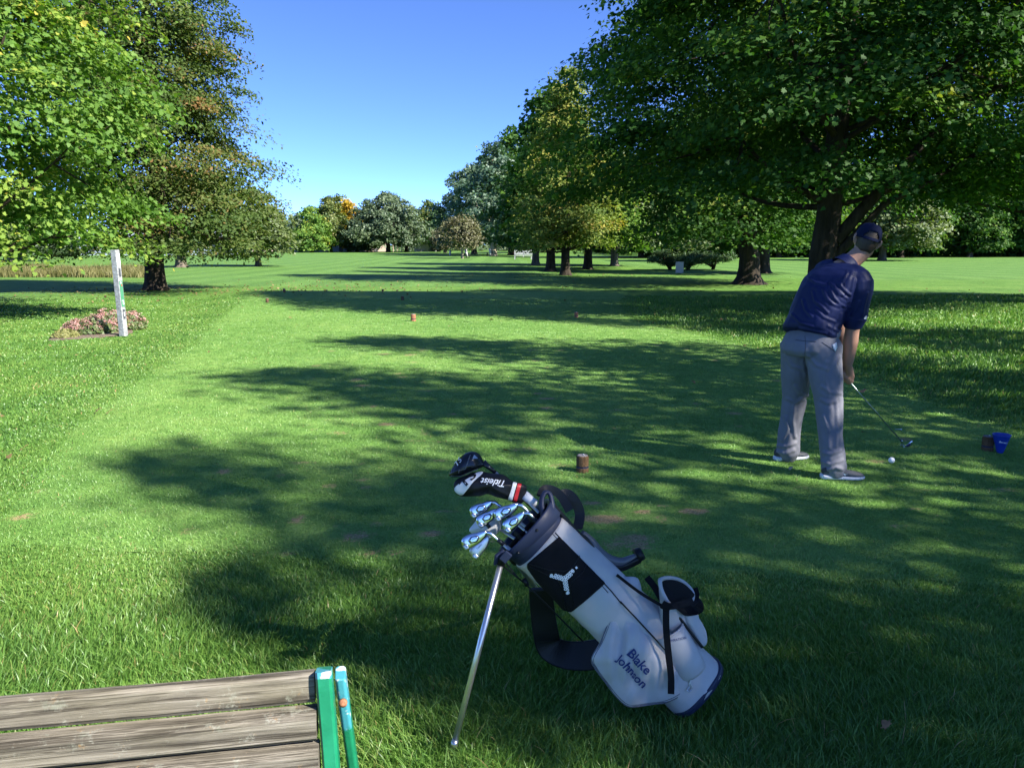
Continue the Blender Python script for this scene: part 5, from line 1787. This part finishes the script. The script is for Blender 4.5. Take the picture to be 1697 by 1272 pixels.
M['rust'] = M['rust']
M['rust_bolt'] = mat('rusty_bolt', (0.30, 0.12, 0.06), 0.8, 0, 0.4, 200)
def rayz(px, py, z):
    r = ray(px, py)
    return CAM + r * ((z - CAM.z) / r.z)
R0 = rayz(521, 1108, 0.83)
L0 = rayz(0, 1154, 0.83)
bd_ = (L0 - R0); bd_.z = 0; bd_.normalize()
fw = Vector((bd_.y, -bd_.x, 0)).normalized()
if fw.y > 0: fw = -fw
borg = Vector((R0.x, R0.y, 0))
ORG[0] = Vector((0, 0, 0))
bench = thing('park_bench', 'weathered wooden park bench with a chipped green end frame at the lower left', 'bench', borg, math.atan2(bd_.y, bd_.x))
# local axes: +x along the bench to the left, -y? choose y so that local (x, y, z) is right handed
fy = 1.0 if Vector((-bd_.y, bd_.x, 0)).dot(fw) > 0 else -1.0
def plank(f, z, h, th, tilt):
    mbp = MB()
    Lb = 1.62
    n = 60
    rs = []
    for i in range(n + 1):
        x = 0.000 - 0.055 * (0.8 - z) + Lb * i / n
        jz = 0.0022 * noise.noise(Vector((x * 2.5, z * 30, 1))) + 0.0008 * noise.noise(Vector((x * 14, z * 30, 5)))
        hh, tt = h + 0.002 * noise.noise(Vector((x * 4, z * 20, 8))), th
        ring = []
        rr = 0.0075
        for (yy, zz) in ((tt / 2 - rr, hh / 2), (tt / 2, hh / 2 - rr), (tt / 2, -hh / 2 + rr), (tt / 2 - rr, -hh / 2), (-tt / 2 + rr, -hh / 2), (-tt / 2, -hh / 2 + rr), (-tt / 2, hh / 2 - rr), (-tt / 2 + rr, hh / 2)):
            y2 = yy * math.cos(tilt) - zz * math.sin(tilt)
            z2 = yy * math.sin(tilt) + zz * math.cos(tilt)
            e = 0.0009 * noise.noise(Vector((x * 40, yy * 90, zz * 90 + z * 50)))
            ring.append(Vector((x, fy * (f + y2 + e), z + z2 + jz + e)))
        rs.append(ring)
    mbp.rings(rs)
    return mbp.build('plank', M['old_wood'], bench)
PL = [(0.000, 0.800, 0.052, 0.030, math.radians(12)), (0.026, 0.7475, 0.050, 0.046, math.radians(3)), (0.046, 0.690, 0.053, 0.050, math.radians(3)), (0.075, 0.615, 0.05, 0.05, math.radians(8)), (0.11, 0.545, 0.05, 0.05, math.radians(14))]
for p_ in PL: plank(*p_)
for k in range(5):
    plank(0.17 + 0.085 * k, 0.425 + 0.006 * k, 0.036, 0.07, math.radians(-3))
def bar(name, prof, x0, x1, th, wear, lean_=0.055):
    """flat iron bar following (f, z) points, from x0 to x1 along the bench"""
    mbp = MB()
    q = spl([Vector((0, p[0], p[1])) for p in prof], 6)
    rs = []
    for i, p in enumerate(q):
        d = (q[min(i + 1, len(q) - 1)] - q[max(i - 1, 0)]).normalized()
        nrm = Vector((0, d.z, -d.y))
        r = []
        for (x, s) in ((x0 + .004, 1), (x1 - .004, 1), (x1, .75), (x1, -.75), (x1 - .004, -1), (x0 + .004, -1), (x0, -.75), (x0, .75)):
            c = p + nrm * (s * th / 2)
            r.append(Vector((x - (lean_ * max(-.4, .84 - c.z) if c.z > .4 else lean_ * .44), fy * c.y, c.z)))
        rs.append(r)
    mbp.rings(rs)
    o = mbp.build(name, M['green_paint'], bench, smooth=False, bevel=0.002)
    a = o.data.attributes.new('wear', 'FLOAT', 'POINT')
    a.data.foreach_set('value', [wear(v.co) for v in o.data.vertices])
    return o
topz = 0.829
bar('end_frame', [(0.002, topz), (0.010, 0.80), (0.026, 0.72), (0.048, 0.64), (0.082, 0.56), (0.13, 0.46), (0.16, 0.40), (0.62, 0.40), (0.64, 0.30), (0.66, 0.0)], -0.029, -0.002, 0.046, lambda c: 0.55 if c.z > topz - .006 else 0.0 + 0.25 * (c.x < -.03) * (c.z > .6))
rl_ = bar('rear_leg', [(-0.034, 0.800), (-0.05, 0.72), (-0.085, 0.58), (-0.15, 0.36), (-0.24, 0.0)], -0.049, -0.030, 0.038, lambda c: 0.6 * sstep(.60, .72, c.z) * (abs(c.y) < .062), 0.062)
mbp = MB()
mbp.lathe([(0, 0), (.008, 0), (.0075, .005), (.004, .007), (0, .0075)], (-0.0455, fy * -0.017, .752), 12, Matrix.Rotation(-fy * math.pi / 2, 3, 'X'))
mbp.build('bolt', M['rust_bolt'], rl_, smooth=True)
ef2 = bar('end_frame', [(0.002, topz), (0.010, 0.80), (0.026, 0.72), (0.048, 0.64), (0.082, 0.56), (0.13, 0.46), (0.16, 0.40), (0.62, 0.40), (0.64, 0.30), (0.66, 0.0)], 1.63, 1.66, 0.050, lambda c: 0.0, -0.1)

# ------------------------------------------------------------------ tee markers, ball, peg, seed bucket
M['log'] = bark_mat('log_wood', (0.10, 0.055, 0.028), (0.26, 0.155, 0.085), 22)
M['log_top'] = mat('weathered_end_grain', (0.16, 0.15, 0.16), 0.8, 0, 0.3, 60, 0.4, 200, 0.002)
M['log_red'] = mat('dull_red_paint', (0.30, 0.12, 0.06), 0.7, 0, 0.3, 40)
M['band'] = mat('navy_band_paint', (0.014, 0.018, 0.05), 0.6, 0, 0.2, 40)
def marker(label, p, rz, m, sc=1.0):
    root = thing('tee_marker', label, 'tee marker', p, rz, 'wooden tee markers on the tee box')
    mb = MB()
    n = 10
    mb.lathe([(0.047, -0.03), (0.047, 0.030), (0.043, 0.032), (0.043, 0.044), (0.046, 0.046), (0.046, 0.112), (0.042, 0.120)], (0, 0, 0), n)
    o = mb.build('log', m, root, bevel=0.003)
    mb = MB()
    mb.lathe([(0.0405, 0.119), (0.036, 0.124), (0.0, 0.126)], (0, 0, 0), n)
    mb.build('top', M['log_top'], root)
    mb = MB()
    mb.lathe([(0.0455, 0.0325), (0.0455, 0.0435)], (0, 0, 0), n)
    mb.build('band', M['band'], root)
    mb = MB()
    mb.lathe([(0.0, 0.124), (0.007, 0.124), (0.006, 0.131), (0.0, 0.132)], (0.004, -.006, 0), 10)
    mb.build('bolt', M['alu'], root, smooth=True)
    root.scale = (sc, sc, sc)
    return root
marker('weathered wooden tee marker standing alone between the golf bag and the golfer', G(965, 781), 0.3, M['log'], 0.98)
marker('wooden tee marker standing beside the blue seed cone', G(1636, 746), 0.9, M['log'], 0.94)
marker('orange brown tee marker on the sunlit strip between two shadows', G(685, 532), 0.5, M['log_red'], 1.25)
marker('pale tee marker near the left edge of the tee box', G(443, 501), 0.2, M['log'], 1.0)
marker('dark red tee marker in the shade behind the pale left one', G(471, 484), 0.2, M['log_red'], 1.05)
marker('dull tee marker in the long shadow across the far tee', G(667, 497.5), 0.2, M['log'], 1.05)
marker('red tee marker in the shade at the right edge of the tee box', G(955, 526), 0.2, M['log_red'], 1.0)
marker('tiny red tee marker at the far end of the tee box', G(634, 483.5), 0.2, M['log_red'], 0.8)
# ball
M['ball'] = mat('golf_ball_cover', (0.80, 0.82, 0.84), 0.3, 0, 0.02, 20)
bp0 = G(1477, 768)
mb = MB()
for i in range(1):
    bm = bmesh.new()
    bmesh.ops.create_icosphere(bm, subdivisions=4, radius=0.0225)
    vsb = [v.co.copy() for v in bm.verts]
    fsb = [tuple(v.index for v in f.verts) for f in bm.faces]
    bm.free()
dimp = []
for i in range(180):
    zc_ = 1 - 2 * (i + .5) / 180; ph_ = i * 2.39996
    dimp.append(Vector((math.sqrt(1 - zc_ * zc_) * math.cos(ph_), math.sqrt(1 - zc_ * zc_) * math.sin(ph_), zc_)))
vsb = [v * (1 - 0.012 * max(0, 1 - min((v.normalized() - d_).length for d_ in dimp) / .075)) for v in vsb]
mb.add(vsb, fsb)
ball = mb.build('golf_ball', M['ball'], None, smooth=True)
ball.location = bp0 + Vector((0, 0, .026))
tag(ball, 'white golf ball on the grass in front of the golfer', 'golf ball')
# white peg lying in the grass
mb = MB()
mb.tube([(0, 0, 0), (.04, .0, 0.0), (.052, 0, 0), (.056, 0, 0)], [.0022, .0025, .006, .0055], 10)
peg = mb.build('tee_peg', M['white_vinyl'], None, smooth=True)
peg.location = G(1483, 713) + Vector((0, 0, .012)); peg.rotation_euler = (0, 0, -.15)
tag(peg, 'small white tee peg lying on the grass beyond the ball', 'tee peg')
# blue cone
M['blue_plastic'] = mat('blue_plastic', (0.01, 0.045, 0.36), 0.35, 0, 0.06, 20)
cp = G(1657, 750)
root = thing('seed_cone', 'blue plastic cone shaped bucket stuck in the grass by a wooden tee marker', 'bucket', cp)
ORG[0] = Vector((0, 0, 0))
mb = MB()
mb.lathe([(0.018, -0.01), (0.022, 0.0), (0.062, 0.140), (0.066, 0.141), (0.066, 0.147), (0.060, 0.147), (0.056, 0.138), (0.030, 0.03)], (0, 0, 0), 28)
cone = mb.build('shell', M['blue_plastic'], root, smooth=False, bevel=0.0015)
cone.data.polygons.foreach_set('use_smooth', [True] * len(cone.data.polygons))
bpy.context.view_layer.update()
bc = bvh_of(cone)
ORG[0] = cp
mb = MB()
text_px(mb, 'Bennett', (1655.5, 733), (1669, 735), hit_at(bc, cp.y), 0.001, 0.02, 0.3)
mb.build('lettering', M['white_thread'], cone)

# ------------------------------------------------------------------ signpost and flower bed
M['post_white'] = mat('rough_white_post', (0.29, 0.30, 0.31), 0.85, 0, 0.45, 22, 0.6, 60, 0.006)
M['plate_green'] = mat('green_plate', (0.06, 0.22, 0.12), 0.5, 0, 0.2, 30)
M['plate_white'] = mat('white_plate', (0.75, 0.76, 0.78), 0.5, 0, 0.05, 30)
M['plate_dark'] = mat('dark_plate', (0.06, 0.065, 0.08), 0.5, 0, 0.3, 60)
pb = G(205, 556)
pt_ = P(190, 414, pb.y + .03)
ax_ = (pt_ - pb)
Hp = ax_.length
post = thing('yardage_post', 'leaning square white post with small plaques beside the pink flowers', 'post', pb)
zx = ax_.normalized()
an_ = math.radians(-12)
xx = Vector((math.cos(an_), math.sin(an_), 0)); xx = (xx - zx * xx.dot(zx)).normalized()
yx = zx.cross(xx)
post.rotation_euler = Matrix((xx, yx, zx)).transposed().to_euler()
ORG[0] = Vector((0, 0, 0))
mb = MB()
w_ = .058
mb.rings([[Vector((sx * w_, sy * w_, z)) for sx, sy in ((-1, -1), (1, -1), (1, 1), (-1, 1))] for z in np.linspace(-.2, Hp, 14)])
pbody = mb.build('shaft', M['post_white'], post, bevel=0.006)
def plaque(name, z0, z1, wd, m):
    mb = MB()
    mb.box((w_ + .003, 0, (z0 + z1) / 2), (.008, wd, z1 - z0))
    return mb.build(name, m, post, bevel=0.002)
p1_ = plaque('number_plate', Hp * .81, Hp * .955, .085, M['plate_white'])
p2_ = plaque('dark_plate', Hp * .69, Hp * .785, .05, M['plate_dark'])
p3_ = plaque('hole_map', Hp * .34, Hp * .64, .085, M['plate_green'])
p4_ = plaque('lower_plate', Hp * .20, Hp * .31, .06, M['plate_dark'])
def plaque_marks(parent, marks, m):
    mb = MB()
    for z, h, y, wd in marks:
        mb.box((w_ + .0078, y, Hp * z), (.0016, wd, Hp * h))
    return mb.build('marking', m, parent)
plaque_marks(p1_, [(.90, .012, 0, .03), (.882, .012, .004, .022), (.866, .008, 0, .03)], M['red'])
plaque_marks(p3_, [(.62, .02, -.01, .03), (.38, .03, .01, .03), (.41, .012, 0, .05)], M['plate_white'])
plaque_marks(p3_, [(.59, .02, .012, .022)], M['red'])
plaque_marks(p4_, [(.255, .05, 0, .018)], M['plate_white'])

M['mulch'] = mat('bark_mulch', (0.17, 0.125, 0.095), 0.9, 0, 0.8, 40, 0.9, 60, 0.02)
M['sedum'] = leaf_mat('sedum_leaf', [(0, (0.05, 0.085, 0.02)), (0.6, (0.10, 0.15, 0.04)), (1, (0.2, 0.22, 0.07))], 0.3, 0.05)
M['pink'] = leaf_mat('pink_flower', [(0, (0.48, 0.24, 0.22)), (0.5, (0.66, 0.36, 0.37)), (1, (0.75, 0.52, 0.50))], 0.3, 0.02)
M['sedum_light'] = leaf_mat('yellow_green_leaf', [(0, (0.14, 0.16, 0.04)), (1, (0.32, 0.3, 0.12))], 0.3, 0.03)
bl = [G(45, 568), G(60, 564), G(120, 560), G(250, 548), G(247, 544), G(180, 538), G(120, 540), G(70, 552)]
mb = MB()
o_ = resample([(45, 568), (110, 566), (180, 561), (225, 556), (250, 548), (228, 541), (170, 538), (110, 541), (70, 553)], 48)
cxm, cym = 160, 552
rs = []
for s, z in ((.7, -.005), (.66, .008), (.6, .016), (.3, .016), (.02, .016)):
    rs.append([G(cxm + (x - cxm) * s, cym + (y - cym) * s) + Vector((0, 0, z + .012 * noise.noise(Vector((x * .4, y * .9, s * 5))))) for x, y in o_])
mb.rings(rs, False, True)
tag(mb.build('mulch_bed', M['mulch'], None, smooth=True), 'mulched flower bed round the post', None, None, 'structure')
def sedum(label, p, R, H, seed, lm, fm, nf):
    global rng
    rng = np.random.default_rng(seed)
    root = thing('flowering_plant', label, 'plant', p, 0, 'plants in the mulched bed')
    n = 1500
    th = rng.uniform(0, 6.28, n); r = R * np.sqrt(rng.uniform(0, 1, n)); t = rng.uniform(0.02, 1, n)
    z = H * t * np.sqrt(np.maximum(0.03, 1 - (r / R) ** 2)) * (0.9 + .2 * np.sin(th * 3 + seed))
    pos = np.stack([r * np.cos(th), r * np.sin(th), z + .02], -1)
    nrm = np.stack([np.cos(th) * .8, np.sin(th) * .8, np.full(n, .6)], -1) + rng.normal(0, .4, (n, 3))
    leaves('foliage', pos, nrm, rng.uniform(.05, .09, n), OVAL, np.clip(rng.normal(.5, .25, n), 0, 1), lm, root)
    if nf:
        k = nf
        th = rng.uniform(0, 6.28, k); r = R * .98 * np.sqrt(rng.uniform(0, 1, k))
        z = H * np.sqrt(np.maximum(0.04, 1 - (r / R) ** 2)) * rng.uniform(.72, 1.05, k)
        cs = np.stack([r * np.cos(th), r * np.sin(th), z + .03], -1)
        m_ = 26
        c = np.repeat(cs, m_, 0)
        off_ = rng.normal(0, 1, (k * m_, 3)) * np.array([.042, .042, .012])
        off_[:, 2] -= (off_[:, 0] ** 2 + off_[:, 1] ** 2) * 5
        ti = np.repeat(rng.uniform(.1, .9, k), m_) + rng.normal(0, .12, k * m_)
        leaves('flower_heads', c + off_, np.array([0, 0, 1.0]) + rng.normal(0, .5, (k * m_, 3)), rng.uniform(.02, .034, k * m_), OVAL, np.clip(ti, 0, 1), fm, root)
    return root
sedum('bushy pink flowering plant left of the leaning white post', G(150, 552), .52, .32, 41, M['sedum'], M['pink'], 95)
sedum('full pink flowering plant directly behind the leaning white post', G(182, 547), .5, .42, 42, M['sedum'], M['pink'], 120)
sedum('pink flowering plant right of the leaning white post', G(216, 545), .34, .38, 43, M['sedum'], M['pink'], 66)
sedum('low yellow green plant at the left end of the flower bed', G(108, 559), .24, .14, 44, M['sedum_light'], M['pink'], 0)

# ------------------------------------------------------------------ fallen leaves, tall grass, juniper
def litter(n, seed):
    global rng
    rng = np.random.default_rng(seed)
    xs, ys = [], []
    for (cx, cy, sx, sy, k) in [(-11, 31, 5, 3, 500), (-7.5, 37, 3.5, 4, 330), (-14, 27, 5, 4, 150), (4, 50, 6, 4, 260), (9, 36, 7, 5, 120)]:
        xs.append(rng.normal(cx, sx, k)); ys.append(rng.normal(cy, sy, k))
    x, y = scatter(5.5, 40, lambda d: 0.22 if d < 18 else 0.05, 0)
    xs.append(x); ys.append(y)
    x, y = np.concatenate(xs), np.concatenate(ys)
    k = y > 2
    x, y = x[k], y[k]
    pos = np.stack([x, y, hnp(x, y) + .02 + .02 * (y > 13)], -1)
    nrm = np.array([0, 0, 1.0]) + rng.normal(0, .35, (len(x), 3))
    o = leaves('fallen_leaves', pos, nrm, rng.uniform(.04, .09, len(x)) * np.where(y < 15, .7, 1.2), MAPLE, rng.random(len(x)), M['litter'], None, 0.5)
    tag(o, 'dry brown leaves scattered over the grass', 'leaves', None, 'stuff')
litter(0, 51)
for i, (px, py, an, lab) in enumerate([(40, 747, .3, 'single orange brown fallen leaf on the left edge of the tee'), (163, 684, 1.0, 'fallen brown leaf at the left border of the tee, pointed leftwards'), (182, 686, 2.2, 'fallen brown leaf just right of another at the left border of the tee'),
                                       (1310, 782, .4, 'pale dry leaf lying between the shoes of the golfer'), (1466, 1223, .2, 'brown fallen leaf in the long grass at the lower right'), (1430, 655, .6, 'brown leaf on the grass right of the golf club shaft')]):
    mb = MB()
    p = G(px, py)
    q = [rot2(v, an, 0.07 if i not in (3, 4) else .035) for v in MAPLE]
    zl = .03 if i < 4 else .05
    mb.v = [(x, y, .012 * math.sin(x * 60)) for x, y in q] + [(x, y, .012 * math.sin(x * 60) + .0015) for x, y in q]
    nq = len(q)
    mb.f = [tuple(range(nq - 1, -1, -1)), tuple(range(nq, 2 * nq))] + [(k, (k + 1) % nq, nq + (k + 1) % nq, nq + k) for k in range(nq)]
    o = mb.build('fallen_leaf', mat('dry_leaf', (.24, .13, .06) if i != 3 else (.36, .3, .18), .8, 0, .3, 60), None)
    o.location = p + Vector((0, 0, zl)); o.rotation_euler = (.25, -.2, 0)
    tag(o, lab, 'leaf', 'single fallen leaves on the grass')

rng = np.random.default_rng(61)
n = 26000
x = rng.uniform(-46, -14.5, n); y0_ = 47 + (x + 14) * -0.05
y = y0_ + rng.uniform(0, 13, n)
k = (x > -0.7 * y - 3) & (x < -0.455 * y)
x, y = x[k], y[k]
hh = .62 * np.clip(1 + rng.normal(0, .25, len(x)), .4, 1.6) * (0.85 + .25 * np.sin(x * .9) * np.sin(y * .7))
o = blades('tall_grass', x, y, hh, np.full(len(x), .05), M['straw'], 'strip of tall tan prairie grass at the left', 2, .35)
o['category'] = 'grass'

def juniper(label, p, W_, H_, seed):
    global rng
    rng = np.random.default_rng(seed); random.seed(seed)
    root = thing('juniper', label, 'shrub', p)
    mb = MB()
    cs = []
    for st, x0 in enumerate((-1.6, -.2, 1.9)):
        for k in range(9):
            th = random.uniform(0, 6.28)
            e = Vector((x0 + random.uniform(.5, 1.7) * math.cos(th) * W_ / 6, random.uniform(.4, 1.3) * math.sin(th), random.uniform(.5, 1.0) * H_))
            mb.tube(curve_pts((x0 + random.uniform(-.15, .15), random.uniform(-.1, .1), 0 if k < 2 else .25), e, -.15, 5, .2), [.13 - .02 * i for i in range(6)] if k < 2 else [.07, .06, .05, .04, .03, .02], 7)
            cs.append(e)
    mb.build('trunk', M['bark'], root, smooth=True, fix=False)
    cc = np.array(cs * 3) + rng.normal(0, 1, (len(cs) * 3, 3)) * np.array([.55, .45, .1])
    N = 230
    c = np.repeat(cc, N, 0)
    d = np.stack([c[:, 0] * .25 + rng.normal(0, .7, len(c)), rng.normal(0, .8, len(c)), rng.normal(.25, .25, len(c))], -1)
    d /= np.linalg.norm(d, axis=1, keepdims=True)
    pos = c + d * rng.uniform(0, .65, (len(c), 1)) * np.array([1, 1, .6])
    pos[:, 2] -= rng.uniform(0, .5, len(pos)) ** 1.5
    pos[:, 2] = np.clip(pos[:, 2], .22, None)
    leaves('crown', pos, np.array([0, 0, .8]) + rng.normal(0, .6, pos.shape), rng.uniform(.14, .3, len(pos)), NEEDLE, np.clip(rng.normal(.45, .25, len(pos)), 0, 1), M['conifer'], root)
    return root
juniper('low spreading dark green juniper between the right tree row and the flared maple trunk', G(1142, 447), 6.2, 1.35, 71)
juniper('low dark shrub on the lawn behind the tall tan grass', G(103, 428) , 5.0, 1.2, 72)

# ------------------------------------------------------------------ far houses, benches, carts
M['siding'] = mat('pale_siding', (0.62, 0.58, 0.55), 0.8, 0, 0.06, 3)
M['siding_blue'] = mat('blue_grey_siding', (0.34, 0.40, 0.47), 0.8, 0, 0.06, 3)
M['siding_pink'] = mat('pinkish_siding', (0.55, 0.42, 0.36), 0.8, 0, 0.06, 3)
M['roof'] = mat('grey_shingles', (0.12, 0.115, 0.12), 0.9, 0, 0.2, 8)
M['roof_blue'] = mat('pale_blue_roof', (0.40, 0.46, 0.54), 0.7, 0, 0.1, 8)
M['pane'] = mat('window_glass', (0.03, 0.035, 0.045), 0.1, 0, 0.1, 3)
M['trim'] = mat('white_trim', (0.75, 0.75, 0.74), 0.6, 0, 0.03, 10)
def house(label, p, rz, w, d, h, rh, wm, rm, wins=3, porch=False):
    root = thing('house', label, 'house', p, rz, 'houses beyond the far trees')
    mb = MB()
    mb.rings([[Vector((sx * w / 2, sy * d / 2, z)) for sx, sy in ((-1, -1), (1, -1), (1, 1), (-1, 1))] for z in (-.5, h)])
    mb.add([(-w / 2, -d / 2, h), (-w / 2, d / 2, h), (-w / 2, 0, h + rh)], [(0, 1, 2)])
    mb.add([(w / 2, -d / 2, h), (w / 2, d / 2, h), (w / 2, 0, h + rh)], [(0, 2, 1)])
    mb.build('wall', wm, root)
    mb = MB()
    e = .5
    for sg in (-1, 1):
        a = [Vector((-w / 2 - e, sg * (d / 2 + e), h - rh * e / (d / 2))), Vector((w / 2 + e, sg * (d / 2 + e), h - rh * e / (d / 2))), Vector((w / 2 + e, 0, h + rh)), Vector((-w / 2 - e, 0, h + rh))]
        mb.prism(a, (0, 0, .18))
    r = mb.build('roof', rm, root)
    mb = MB(); mb.box((w * .2, .6, h + rh * .9), (.7, .7, 1.6)); mb.build('chimney', M['siding_pink'], r)
    for i in range(wins):
        x = -w / 2 + w * (i + .5) / wins
        mb = MB(); mb.box((x, -d / 2 - .03, h * .58), (1.3, .08, 1.35)); f = mb.build('window', M['trim'], root)
        mb = MB(); mb.box((x, -d / 2 - .06, h * .58), (1.05, .08, 1.1)); mb.build('pane', M['pane'], f)
    mb = MB(); mb.box((w * .33, -d / 2 - .03, 1.0), (1.0, .1, 2.1)); mb.build('door', M['roof'], root)
    if porch:
        for i in range(5):
            mb = MB(); mb.box((-w / 2 - 1.2 - 1.1 * i, -d / 2 - .5, 1.1), (.16, .16, 2.3)); mb.build('porch_post', M['siding_pink'], root)
        mb = MB(); mb.box((-w / 2 - 3.4, -d / 2 + .6, 2.35), (6.2, 2.6, .22)); mb.build('porch_roof', M['roof'], root)
        mb = MB(); mb.box((.0, -d / 2 - .9, h * .62), (w, 1.7, .2)); mb.build('deck', M['trim'], root)
        mb = MB()
        for i in range(9): mb.box((-w / 2 + w * i / 8, -d / 2 - 1.7, h * .62 + .55), (.06, .06, .9))
        mb.box((0, -d / 2 - 1.7, h * .62 + 1.0), (w, .08, .08))
        mb.build('deck_rail', M['trim'], root)
    return root
house('white house with a raised deck glimpsed among the far trees', at(706, 222), .05, 6.0, 7, 5.2, 1.6, M['siding'], M['roof'], 2, True)
house('blue grey house with a pale roof behind the bright orange tree', at(545, 222), .3, 9, 8, 3.0, 1.8, M['siding_blue'], M['roof_blue'], 3)
house('low pinkish house half hidden behind the wide spreading tree', at(598, 226), .1, 14, 8, 2.7, 1.4, M['siding_pink'], M['roof'], 4)
house('pale pink house behind the pale yellowish tree', at(448, 215), .1, 16, 8, 2.9, 1.6, M['siding_pink'], M['roof'], 5)
house('long pale blue building behind the trunk of the russet tinged tree', at(270, 150), .05, 26, 9, 2.9, 1.5, M['siding_blue'], M['roof_blue'], 6)
def garden_bench(label, p, rz):
    root = thing('garden_bench', label, 'bench', p, rz)
    mb = MB()
    for k in range(4): mb.box((0, -.25 + .15 * k, .48), (2.6, .12, .05))
    mb.build('seat', M['bench_white'], root)
    mb = MB()
    for x in (-.68, .68):
        for k in range(4): mb.box((x, .36, .7 + .17 * k), (1.2, .05, .13))
    mb.box((0, .40, .8), (.12, .06, .9))
    mb.build('backrest', M['bench_white'], root)
    for sx in (-1, 1):
        for y_ in (-.25, .3):
            mb = MB(); mb.box((sx * 1.15, y_, .24), (.1, .1, .5)); mb.build('leg', M['bench_white'], root)
    return root
M['bench_white'] = mat('grey_white_paint', (0.42, 0.42, 0.42), .7)
garden_bench('white wooden bench under the right tree row', at(867, 112), -.1)
def push_cart(label, p, rz):
    root = thing('golf_trolley', label, 'golf trolley', p, rz)
    for x in (-.45, .45):
        mb = MB()
        ring = [Vector((x, .34 * math.cos(t), .36 + .34 * math.sin(t))) for t in np.linspace(0, 2 * math.pi, 21)]
        mb.tube(ring, .05, 8)
        for t in (0, 1.05, 2.1): mb.tube([(x, .34 * math.cos(t), .36 + .34 * math.sin(t)), (x, -.34 * math.cos(t), .36 - .34 * math.sin(t))], .015, 6)
        mb.build('wheel', M['rubber'], root)
    mb = MB(); mb.tube([(-.45, 0, .36), (.45, 0, .36)], .03, 8); mb.tube([(0, 0, .36), (0, .35, 1.25)], .03, 8); mb.tube([(-.25, .35, 1.25), (.25, .35, 1.25)], .025, 8)
    mb.build('frame', M['steel_dark'], root)
    mb = MB(); mb.tube([(0, -.12, .3), (0, .15, 1.3)], [.17, .19], 14); mb.build('bag', M['bench_white'], root, smooth=True)
    return root
push_cart('dark wheeled golf trolley with a pale bag beside the white trunked small tree', at(773, 121), 1.1)
push_cart('golf trolley beside the smooth lit cottonwood trunk', at(812, 138), .3)
mb = MB()
mb.lathe([(.16, 0), (.16, .75), (.2, .78), (.2, .86), (.05, .95), (0, .95)], (0, 0, 0), 14)
o = mb.build('litter_bin', M['bench_white'], None, smooth=False); o.location = at(746, 150)
tag(o, 'small white bin on the lawn left of the white trunked small tree', 'bin')
mb = MB()
mb.box((0, 0, .4), (.55, .08, .8)); mb.box((0, .04, .1), (.08, .08, .3))
o = mb.build('lawn_sign', M['bench_white'], None, bevel=.01); o.location = at(1126, 57)
tag(o, 'small white sign board standing under the low juniper', 'sign')
